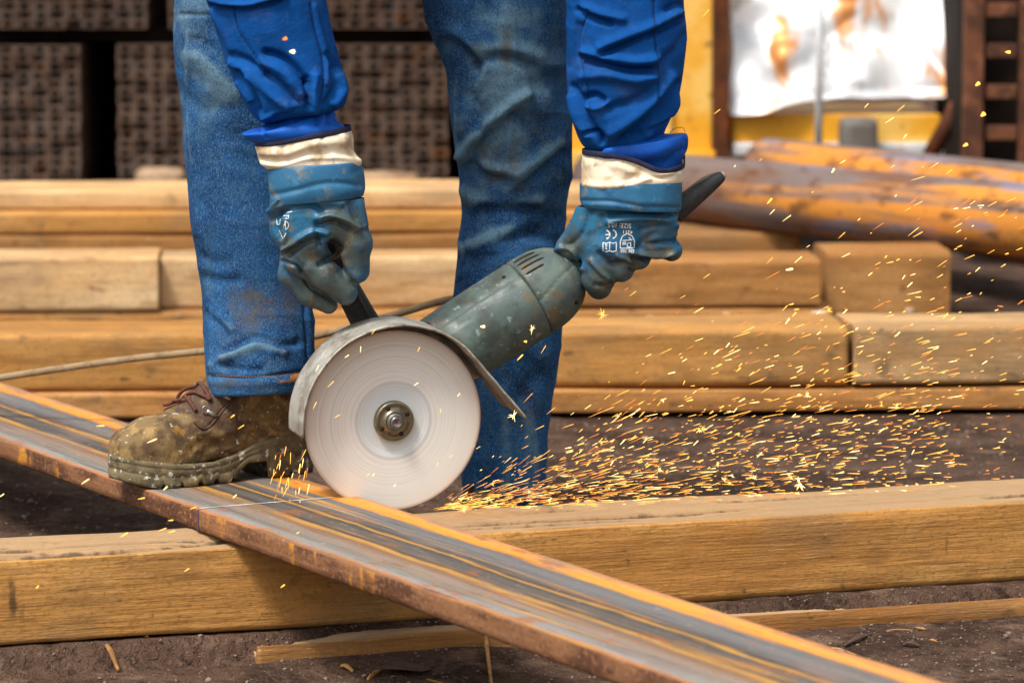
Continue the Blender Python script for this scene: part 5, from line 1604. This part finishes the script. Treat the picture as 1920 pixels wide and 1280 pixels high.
# ---- boots: built once in their own frame (x from toe to heel, z up), then placed
def boot(origin, yaw, label):
    root = empty('boot', origin, yaw)
    root.parent = person
    root.location = Vector(origin) - person.location
    root['label'] = label
    Lb = .300
    # plan outline of the sole
    def half(s):
        return np.interp(s, [0, .012, .035, .07, .105, .15, .19, .23, .265, .29, .30], [.0, .026, .042, .051, .053, .046, .039, .040, .040, .027, .0])
    sx = np.r_[0, .002, .006, np.linspace(.012, .288, 78), .294, .298, .30]
    top = half(sx)
    px_ = np.r_[sx, sx[::-1][1:-1]]; py_ = np.r_[-top, top[::-1][1:-1]]
    def zt(s): return np.interp(s, [0, .03, .08, .13, .17, .21, .25, .30], [.043, .037, .029, .028, .036, .050, .055, .056])
    def zb(s):
        z = np.interp(s, [0, .025, .05, .160, .172, .184, .214, .2145, .30], [.012, .004, 0, 0, .014, .022, .022, 0.0, 0.0])
        lug = ((s * 1000) % 26 < 5) & (s > .03) & (s < .165)
        return z + np.where(lug, .006, 0) + np.where((s > .246) & (s < .254), .007, 0)
    n = len(px_)
    lv = [(0, .93, 0), (0, .985, 0), (.12, 1.0, 0), (.38, 1.005, 0), (.42, .985, 0), (.46, .985, 0), (.50, 1.0, 0), (.72, 1.0, 0), (.75, .988, 0), (.78, .988, 0), (.81, 1.0, 0), (.95, .99, 0), (1.0, .955, 0), (1.0, .85, 0)]
    rows = []
    for q, sc_, _ in lv:
        cx = .15
        z = zb(px_) * (1 - q) + zt(px_) * q
        X = cx + (px_ - cx) * (1 - (1 - sc_) * .35); Y = py_ * sc_
        rows.append(np.c_[X, Y, z])
    V = np.concatenate(rows)
    V[:, 1] += .0007 * noise(V, 60, 3) ; V[:, 0] += .0008 * noise(V, 50, 4)
    F = flipF(quads(len(lv), n)).tolist()
    # bottom: strips across
    m = len(sx)
    for i in range(1, m - 2):
        F.append([i, n - i, n - i - 1, i + 1])
    F.append([0, n - 1, 1]); F.append([m - 2, m, m - 1])
    sole = build('sole', V, F, M_sole, root, local=True)
    def fup(P):
        d = ell_d(P, (.062, 0, .042), (.062, .0495, .041))
        d = smin(d, caps_d(P, (.075, 0, .044), (.165, 0, .056), .042, .042), .02)
        d = smin(d, caps_d(P, (.120, 0, .064), (.205, 0, .118), .032, .043), .025)
        d = smin(d, caps_d(P, (.205, 0, .118), (.215, 0, .170), .046, .047), .02)
        d = smin(d, caps_d(P, (.22, 0, .060), (.250, 0, .066), .042, .040), .02)
        d = smin(d, caps_d(P, (.245, 0, .07), (.228, 0, .16), .038, .042), .02)
        hw = half(np.clip(P[..., 0], .0, .30)) * .965
        d = smax(d, (np.abs(P[..., 1]) - hw) * .8, .008)
        d = smax(d, .026 - P[..., 2], .004)
        return smax(d, P[..., 2] - .185, .004)
    V, F = surfnet(fup, (-.01, -.07, .015), (.31, .07, .20), .0022)
    N = vnormals(V, F)
    X2 = V[:, [0, 2]] * 1000
    disp = np.zeros(len(V))
    for pts, w, a in (([(104, 78), (118, 70), (140, 88), (165, 108), (180, 122)], 1.8, -2.2), ([(100, 84), (112, 84), (125, 95), (150, 118)], 12, 1.6), ([(150, 102), (172, 82), (190, 62), (202, 50)], 1.3, -1.6),
                      ([(188, 122), (215, 110), (240, 92)], 1.3, -1.6), ([(95, 46), (112, 58), (130, 52)], 6, -3), ([(105, 62), (125, 70)], 6, 2), ([(120, 45), (145, 52), (165, 48)], 6, -3.2), ([(135, 62), (160, 66)], 7, 2.4), ([(85, 60), (90, 80)], 7, -1.8), ([(150, 42), (180, 54)], 5, 2)):
        disp += a * .001 * np.exp(-(seg_dist(X2, smooth_line(pts)) / w) ** 2)
    disp += .0009 * fbm(V, 45, 8, 3)
    V = V + N * disp[:, None]
    clean = np.clip(((V[:, 0] - .10) * .55 + (V[:, 2] - .075)) / .02, 0, 1) * np.clip((.215 - V[:, 0]) / .05, 0, 1) + .5 * np.clip((V[:, 2] - .11) / .03, 0, 1)
    up = build('upper', V, F, M_leather, root, local=True, attrs={'clean': np.clip(clean, 0, 1)})
    bv = BVHTree.FromPolygons([Vector(v) for v in V], [list(map(int, q)) for q in F])
    def surf(x, z, side=1, off=.001):
        h = bv.ray_cast(Vector((x, side * .2, z)), Vector((0, -side, 0)))
        if h[0] is None: return np.array((x, side * .03, z))
        return np.array(h[0]) + np.array(h[1]) * off
    for side in (1, -1):
        # eyelet flap: a raised leather edge
        P = [surf(x / 1000, z / 1000, side, .0006) for x, z in crom([(106, 82), (114, 74), (126, 74), (145, 90), (165, 107), (184, 124)], 26)]
        v_, f_ = tube(P, .0017, 8)
        build('flap_edge', v_, f_, M_leather, up, local=True, attrs={'clean': np.ones(len(v_))})
        for x, z in ((128, 93), (150, 114)):
            c = surf(x / 1000, z / 1000, side, .0015)
            a = np.linspace(0, 2 * np.pi, 17)
            P = [c + np.array((-.004 + .0048 * math.cos(t), side * (.0012 + .001 * math.cos(t)), .003 + .0048 * math.sin(t))) for t in a]
            v_, f_ = tube(P, .0010, 8, caps=False)
            ring = build('eyelet_ring', v_, f_, M_ring, up, local=True)
            Q_ = [surf(x / 1000 + t, z / 1000 - t * .6, side, .0014) for t in np.linspace(-.002, .010, 6)]
            v_, f_ = tube(Q_, [.0026, .0034, .0036, .0036, .0032, .002], 10)
            build('eyelet_plate', v_, f_, M_ring, up, local=True)
    # laces across the instep
    def ztop(x, y):
        h = bv.ray_cast(Vector((x, y, .3)), Vector((0, 0, -1)))
        return h[0].z if h[0] else .1
    for x, dx in ((.118, .006), (.140, .006), (.127, -.006)):
        P = []
        for y in np.linspace(-.030, .030, 11):
            xx = x + dx * (y / .03)
            P.append((xx - .004 * (1 - (y / .03) ** 2), y, min(ztop(xx, y * .9), .16) + .003))
        v_, f_ = tube(P, .0026, 8, 24)
        build('lace', v_, f_, M_lace, up, local=True)
    for pts in ([(.116, .014, .098), (.106, .024, .094), (.098, .030, .090), (.101, .034, .086)], [(.120, .010, .102), (.110, .020, .102), (.100, .026, .098), (.094, .029, .097)], [(.138, .016, .122), (.124, .026, .116), (.117, .031, .106), (.121, .034, .101)], [(.118, .0, .104), (.107, .006, .106), (.101, .016, .103)]):
        v_, f_ = tube(pts, np.linspace(.0028, .0018, len(pts)), 8, 20)
        build('lace_end', v_, f_, M_lace, up, local=True)
    v_, f_ = surfnet(lambda P: caps_d(P, (.112, .0, .080), (.158, .0, .122), .016, .018) * .9, (.08, -.04, .05), (.20, .04, .19), .003)
    build('tongue', v_, f_, M_leather, up, local=True, attrs={'clean': np.ones(len(v_))})
    return root
# toe towards the left of the photo and a little nearer than the heel
b1 = boot((BOOT0[0], BOOT0[1], BZ + .0015), BOOT_YAW, 'muddy brown work boot standing on the steel bar')
B2Y = math.radians(80)
b2 = boot((AN2[0] - .215 * math.cos(B2Y), AN2[1] - .215 * math.sin(B2Y) + .07, ground_z(np.array([AN2[0]]), np.array([AN2[1]]))[0] + .004), B2Y, 'work boot on the dirt behind the beam')

# ================================================================== SPARKS
def glow(name, colr, strength):
    m = bpy.data.materials.new(name); m.use_nodes = True
    N, L = m.node_tree.nodes, m.node_tree.links
    N.clear()
    e = N.new('ShaderNodeEmission'); e.inputs['Color'].default_value = colr; e.inputs['Strength'].default_value = strength
    o = N.new('ShaderNodeOutputMaterial'); L.new(e.outputs[0], o.inputs[0])
    m.cycles.emission_sampling = 'NONE'
    return m
SP = [glow('spark_yellow', (1.0, .47, .08, 1), 1.2), glow('spark_white', (1.0, .68, .24, 1), 1.7), glow('spark_orange', (1.0, .28, .05, 1), .75)]
def sliver():
    V, F = tube([(-.5, 0, 0), (-.2, 0, 0), (.36, 0, 0), (.5, 0, 0)], [.12, .34, .5, .2], 6)
    return V, F
def burst(n, seed):
    r_ = random.Random(seed)
    parts = []
    for k in range(n):
        a, b = r_.uniform(0, 6.28), r_.uniform(-.9, .9)
        d = np.array((math.cos(a) * math.cos(b), math.sin(b), math.sin(a) * math.cos(b))) * r_.uniform(.25, .6)
        parts.append(tube([d * .05, d * .5, d], [.026, .020, .006], 5))
    parts.append(tube([(-.09, 0, 0), (0, 0, 0), (.09, 0, 0)], [.02, .07, .02], 6))
    return join(parts)
SLV = sliver()
BST = [burst(11, k) for k in range(4)]
SMESH = {}
def smesh(kind, mi):
    key = (kind, mi)
    if key not in SMESH:
        V, F = SLV if kind < 0 else BST[kind]
        me = bpy.data.meshes.new('spark'); me.from_pydata(V.tolist(), [], F); me.materials.append(SP[mi]); me.update()
        SMESH[key] = me
    return SMESH[key]
sparks = []       # (px, py, y, length px, width px, angle in the picture, material, kind)
rs_ = random.Random(5)
OX, OY = 800, 956
def visible_ok(px, py): return -20 < px < 1940 and 0 < py < 1290
# the dense fan thrown to the right
while len(sparks) < 1600:
    q = rs_.random()
    if q < .56:
        dist = 40 + 960 * rs_.random() ** 1.0; el = abs(rs_.gauss(0, 8.5 + 8 * math.exp(-dist / 260))) + rs_.uniform(0, 2.5)
    else:
        dist = rs_.uniform(120, 1250) ; el = abs(rs_.gauss(0, 17)) + 1
    if dist > 1300: continue
    a = math.radians(el)
    px = OX + dist * math.cos(a) * 1.0; py = OY - dist * math.sin(a) - .000045 * dist * dist * rs_.uniform(-.3, 1)
    py += rs_.gauss(0, 4)
    if not visible_ok(px, py) or py > 965 - .052 * (px - 830): continue
    tilt = math.degrees(a) * rs_.uniform(.7, 1.25) + rs_.gauss(0, 5) + 4 * math.exp(-dist / 300)
    ln = max(5, rs_.gauss(17, 8) * (1.0 if q < .62 else .85)); 
    if rs_.random() < .22: ln = rs_.uniform(3.5, 6)
    w = rs_.uniform(.7, 1.15) * (.75 + .65 * min(1, dist / 900))
    y = rs_.gauss(0.03, .03 + .16 * min(1, dist / 700))
    sparks.append((px, py, y, ln, w, tilt, rs_.choices((0, 1, 2), (.55, .14, .31))[0], -1))
for _ in range(110):      # long thin streaks in the root of the jet
    dist = 15 + 420 * rs_.random() ** 1.3; el = abs(rs_.gauss(0, 11)) + .5
    px = OX + 15 + dist * math.cos(math.radians(el)); py = OY - 2 - dist * math.sin(math.radians(el))
    if py > 962 - .052 * (px - 830): continue
    sparks.append((px, py, rs_.gauss(.02, .03), rs_.uniform(16, 46), rs_.uniform(.6, 1.0), el + rs_.gauss(0, 4), rs_.choices((0, 1, 2), (.35, .1, .55))[0], -1))
for _ in range(210):      # the loose ones that rise to the upper right
    px = rs_.uniform(1060, 1915); t = (px - 1000) / 900
    py = rs_.uniform(860 - 560 * t, 880)
    sparks.append((px, py, rs_.gauss(.05, .22), rs_.uniform(5, 15), rs_.uniform(1.3, 2.6), rs_.gauss(32, 14), rs_.choices((0, 1, 2), (.6, .2, .2))[0], -1))
for _ in range(34):       # little star bursts
    dist = rs_.uniform(40, 900); a = math.radians(abs(rs_.gauss(0, 12)) + 1)
    px, py = OX + dist * math.cos(a), OY - dist * math.sin(a)
    if py > 960 - .052 * (px - 830): continue
    sparks.append((px, py, rs_.gauss(.02, .06), rs_.uniform(8, 18), 1, rs_.uniform(0, 180), rs_.choice((0, 1)), rs_.randrange(4)))
hand_picked = [(1500, 908, -.02, 34, 1, 20, 1, 0), (997, 617, .0, 20, 1, 10, 1, 1), (963, 779, -.04, 26, 1, 40, 1, 2), (1130, 590, .0, 26, 1, 60, 0, 3),
    (548, 97, -.5, 10, 9, 0, 1, -1), (534, 73, -.5, 9, 8, 20, 2, -1), (1843, 215, .4, 10, 9, 40, 0, -1), (1833, 158, .4, 10, 8, 40, 0, -1), (1890, 98, .4, 10, 7, 0, 0, -1), (1810, 272, .4, 10, 7, 30, 0, -1), (1443, 377, .3, 14, 4, 50, 0, -1), (1562, 320, .3, 10, 4, 60, 1, -1),
    (1480, 505, -.1, 14, 5, 10, 1, -1), (905, 612, -.02, 9, 6, 0, 1, -1), (985, 640, .0, 6, 5, 0, 0, -1), (975, 670, 0, 16, 3, 45, 0, -1)]
sparks += hand_picked
for _ in range(30):       # dropping beside the boot
    sparks.append((rs_.uniform(508, 580), rs_.uniform(845, 945), -.06, rs_.uniform(8, 24), 1.3, rs_.gauss(80, 6) if rs_.random() < .7 else rs_.gauss(65, 6), rs_.choices((0, 1, 2), (.5, .2, .3))[0], -1))
for px, py, l in ((188, 798, 16), (285, 826, 20), (452, 800, 14), (436, 780, 10), (160, 902, 18), (265, 934, 14), (362, 952, 14), (320, 975, 10), (305, 992, 16), (233, 1002, 16), (322, 996, 14), (350, 1068, 12), (70, 1100, 8), (530, 1098, 10), (556, 1000, 12), (2, 929, 14), (440, 930, 10), (310, 915, 10),
                  (676, 655, 12), (595, 690, 14), (620, 720, 18), (590, 760, 16), (632, 780, 12), (700, 622, 12), (785, 655, 10), (690, 890, 8), (845, 855, 8), (780, 720, 10), (826, 770, 8), (650, 668, 10), (820, 870, 9), (700, 890, 6), (740, 910, 6), (860, 740, 8)):
    on_disc = 570 < px < 900
    sparks.append((px, py, -.16 if on_disc else -.3, l, 1.4 if on_disc else rs_.uniform(1.8, 3.0), rs_.gauss(55 if on_disc else 22, 14), rs_.choice((0, 1, 0)), -1))
def spark_xf(s):
    px, py, y, ln, w, ang, mi, kind = s
    P = U(px, py, y)
    k = (y - CAM[1]) / FPX
    a = math.radians(ang)
    d = Vector((math.cos(a), 0.15 * math.sin(px), math.sin(a))).normalized()
    R = d.to_track_quat('X', 'Z').to_matrix().to_4x4()
    sc = Matrix.Diagonal((ln * k, w * k, w * k, 1)) if kind < 0 else Matrix.Diagonal((ln * k, ln * k, ln * k, 1))
    return Matrix.Translation(P) @ R @ sc
def size(s): return s[3] * s[4] if s[7] < 0 else s[3] * 12
def spark_label(s):
    px, py = s[0], s[1]
    colr = ('yellow', 'bright yellow', 'orange')[s[6]]
    form = 'starburst spark' if s[7] >= 0 else ('spark dot' if s[3] < 2.2 * s[4] else 'spark streak')
    if px < 600 and py > 830: z = 'dropping beside the boot sole' if px > 480 else 'in front of the steel bar and near beam at the left'
    elif px < 600 and py < 300: z = 'in front of the left sleeve'
    elif px < 600: z = 'in front of the boot'
    elif px < 905 and py > 600: z = 'in front of the white cutting disc or guard'
    elif px < 1060 and py > 700: z = 'low before the far trouser leg'
    elif px < 1100: z = 'in front of the grinder housing'
    elif py < 480: z = 'high up before the rusty pipes and bright sheet'
    elif py < 600: z = 'before the third row of timbers'
    elif py < 740: z = 'before the second row of timbers'
    elif px < 1400: z = 'low over the beam, nearer the far leg than the right edge'
    else: z = 'low over the beam toward the right edge'
    return f'{colr} {form} {z}', f'{colr} {form}s {z}'
order = sorted(range(len(sparks)), key=lambda i: -size(sparks[i]))
for i in order[:290]:
    s = sparks[i]
    o = bpy.data.objects.new('spark', smesh(s[7], s[6])); COL.objects.link(o)
    o.matrix_world = spark_xf(s)
    lb, gr = spark_label(s)
    tag(o, lb, 'spark', gr)
for mi in range(3):
    parts = []
    for i in order[290:]:
        s = sparks[i]
        if s[6] != mi: continue
        V, F = SLV if s[7] < 0 else BST[s[7]]
        M4 = np.array(spark_xf(s))
        parts.append((V @ M4[:3, :3].T + M4[:3, 3], F))
    V, F = join(parts)
    if mi == 0: allp = []
    allp.append((V, F, mi))
V, F = join([(v, f) for v, f, _ in allp])
spray = build('spark_spray', V, F, SP, smooth=False, origin=(DC[0], DC[1], BZ))
mi_arr = np.concatenate([np.full(len(f), mi) for _, f, mi in allp]).astype(np.int32)
spray.data.polygons.foreach_set('material_index', mi_arr)
tag(spray, 'dense spray of tiny glowing sparks flying off the disc', 'sparks', kind='stuff')

# ================================================================== LITTER ON THE GROUND
M_chip = mat('wood_chip', lin((176, 130, 78)), [(lin((120, 80, 44)), 60.0, .45, .65, .7)], rough=.85)
M_stone = mat('pebble', lin((120, 106, 96)), [(lin((70, 56, 50)), 60.0, .45, .65, .7)], rough=.9, randv=.3)
M_leaf = mat('dead_leaf', lin((84, 64, 52)), [(lin((56, 42, 36)), 60.0, .45, .65, .7)], rough=.85)
M_white = mat('white_scrap', lin((236, 232, 224)), rough=.8)
def gz(x, y): return float(ground_z(np.array([x]), np.array([y]))[0])
# grit: thousands of grains in one mesh
ico = bmesh.new(); bmesh.ops.create_icosphere(ico, subdivisions=1, radius=1.0)
IV = np.array([v.co[:] for v in ico.verts]); IF = [[v.index for v in f.verts] for f in ico.faces]; ico.free()
parts = []
rg = np.random.default_rng(4)
n = 0
while n < 5200:
    px, py = rg.uniform(-20, 1940), rg.choice([rg.uniform(1090, 1300), rg.uniform(1090, 1300), rg.uniform(780, 1000)])
    p = G(px, py, -.02 if py > 1060 else 0)
    z = gz(p[0], p[1])
    v = (p[0] - PA[0]) * BNRM[0] + (p[1] - PA[1]) * BNRM[1]
    if -.005 < v < .16 or p[1] > 1.75: n += 1; continue
    r_ = rg.lognormal(-6.75, .5) * (1.0 if py > 1060 else 1.8)
    r_ = min(r_, .009)
    W = IV * (1 + .25 * rg.standard_normal((len(IV), 1))) * r_ * np.array((1, rg.uniform(.6, 1), rg.uniform(.45, .8)))
    a = rg.uniform(0, 6.28); c, s_ = math.cos(a), math.sin(a)
    W = W @ np.array(((c, -s_, 0), (s_, c, 0), (0, 0, 1)))
    parts.append((W + (p[0], p[1], z + r_ * .25), IF)); n += 1
V, F = join(parts)
tag(build('grit', V, F, M_stone, origin=(0, 0, 0)), 'loose grit and small stones scattered over the dirt', 'grit', kind='stuff')
# splinters and straws, each its own thing
def splinter(p0, p1, r_, label, m=M_chip, name='splinter', z0=None, z1=None, lift=.0):
    A, B = G(*p0, -.025), G(*p1, -.025)
    za = gz(A[0], A[1]) + r_ * .7 + lift; zb_ = gz(B[0], B[1]) + r_ * .7
    A = np.array((A[0], A[1], za if z0 is None else z0)); B = np.array((B[0], B[1], zb_ if z1 is None else z1))
    M_ = (A + B) / 2 + np.array((0, 0, r_))
    V, F = ribbon([A, A * .6 + B * .4 + (0, 0, r_), B], np.array((.3, 1.0, .1)), [r_ * 1.4, r_ * 2.6, r_ * .8], r_ * 1.2, n=14, ns=10)
    return tag(build(name, V, F, m), label, name.replace('_', ' '), 'splinters on the dirt')
splinter((236, 1222), (278, 1232), .0022, 'straight tan splinter under the near beam at the left')
splinter((640, 1243), (662, 1248), .0030, 'short pale chip left of the dead leaf')
splinter((200, 1243), (222, 1248), .0035, 'small stubby wood chip on the dirt below the near beam at the left', name='wood_chip')
splinter((690, 1262), (716, 1246), .0024, 'thin curved splinter near the bottom edge, left of the leaf stalk')
splinter((1583, 1205), (1635, 1180), .0024, 'grey brown twig on the dirt right of the steel bar', M_leaf, 'twig')
splinter((1668, 1169), (1712, 1170), .0013, 'thin yellow straw above the pale seed leaf', name='straw')
splinter((1560, 1210), (1604, 1214), .0016, 'pale straw just beside the bar on the right', name='straw')
splinter((1742, 1186), (1756, 1194), .0015, 'tiny straw end beside the seed leaf', name='straw')
splinter((1695, 1202), (1724, 1203), .0035, 'dark flat bark chip right of the bar', M_leaf, 'bark_chip')
splinter((1450, 1116), (1472, 1122), .0013, 'fine straw on the dirt strip at the foot of the beam', name='straw')
splinter((1460, 1125), (1494, 1122), .0042, 'brown bark flake on the dirt strip at the foot of the beam', M_leaf, 'bark_flake')
A, B = G(906, 1186, -.03), G(922, 1276, -.03)
V, F = ribbon([np.array((A[0], A[1], .004)), (A + B) / 2 + (0, 0, .006), np.array((B[0], B[1], gz(B[0], B[1]) + .002))], np.array((1.0, .2, 0)), [.006, .005, .0035], .003, n=14, ns=10)
tag(build('lath', V, F, M_chip), 'thin upright lath leaning on the half buried board', 'lath')
# leaves
def leaf(cx, cy, ln, wd, rot, label, m, curl=.004):
    c = G(cx, cy, -.03); z = gz(c[0], c[1]) + .002
    t = np.linspace(0, 1, 24); n_ = 9
    rows = []
    for q in t:
        w = wd * math.sin(math.pi * min(1, q * .97 + .015)) ** .8 * (1 + .08 * math.sin(q * 60))
        for s_ in np.linspace(-1, 1, n_):
            rows.append(((q - .5) * ln, s_ * w / 2, curl * (abs(s_) ** 1.5) + curl * .6 * math.sin(q * 5)))
    V = np.array(rows); cr_, sr_ = math.cos(rot), math.sin(rot)
    V = V @ np.array(((cr_, sr_, 0), (-sr_, cr_, 0), (0, 0, 1)))
    F = quads(len(t), n_, False)
    V2, F2 = join([(V, F), (V - (0, 0, .0006), flipF(F))])
    return tag(build('leaf', V2 + (c[0], c[1], z), F2, m), label, 'leaf')
lf = leaf(762, 1256, .062, .060, .25, 'dead brown serrated leaf flat on the dirt at the bottom', M_leaf)
P = [G(800, 1262, -.03), G(825, 1272, -.03), G(846, 1280, -.03)]
V, F = tube([np.array((q[0], q[1], gz(q[0], q[1]) + .003)) for q in P], [.0012, .001, .0008], 6, 12)
build('stalk', V, F, M_chip, lf)
leaf(1726, 1176, .018, .011, -.5, 'small pale oval leaf on the dirt at the right', M_chip, .001)
# scraps between the far rows of timber
chunk(1535, 606, 2.35, .040, .022, .03, M_white, 'white_scrap', 'white scrap lying behind the second row timber, right of the sparks', 'scrap', seed=8)
for k, (px, py, w, lb) in enumerate(((1220, 606, .020, 'pale pebble behind the second row, nearest the grinder'), (1362, 600, .018, 'pebble behind the second row midway to the white scrap'), (1705, 592, .020, 'pale pebble behind the second row near the right edge'), (80, 655, .022, 'pebble behind the second row, second from the left edge'), (110, 656, .020, 'whitish pebble beside the cord, third from the left edge'), (322, 632, .024, 'grey pebble just left of the near trouser leg'), (22, 640, .026, 'tan pebble nearest the left edge'), (138, 638, .018, 'small tan pebble behind the cord'), (1575, 600, .016, 'pebble next to the white scrap'))):
    chunk(px, py, 2.45, w, w * .8, w, M_pale, 'pebble', lb, 'pebble', 'pebbles between the timber rows', seed=30 + k)
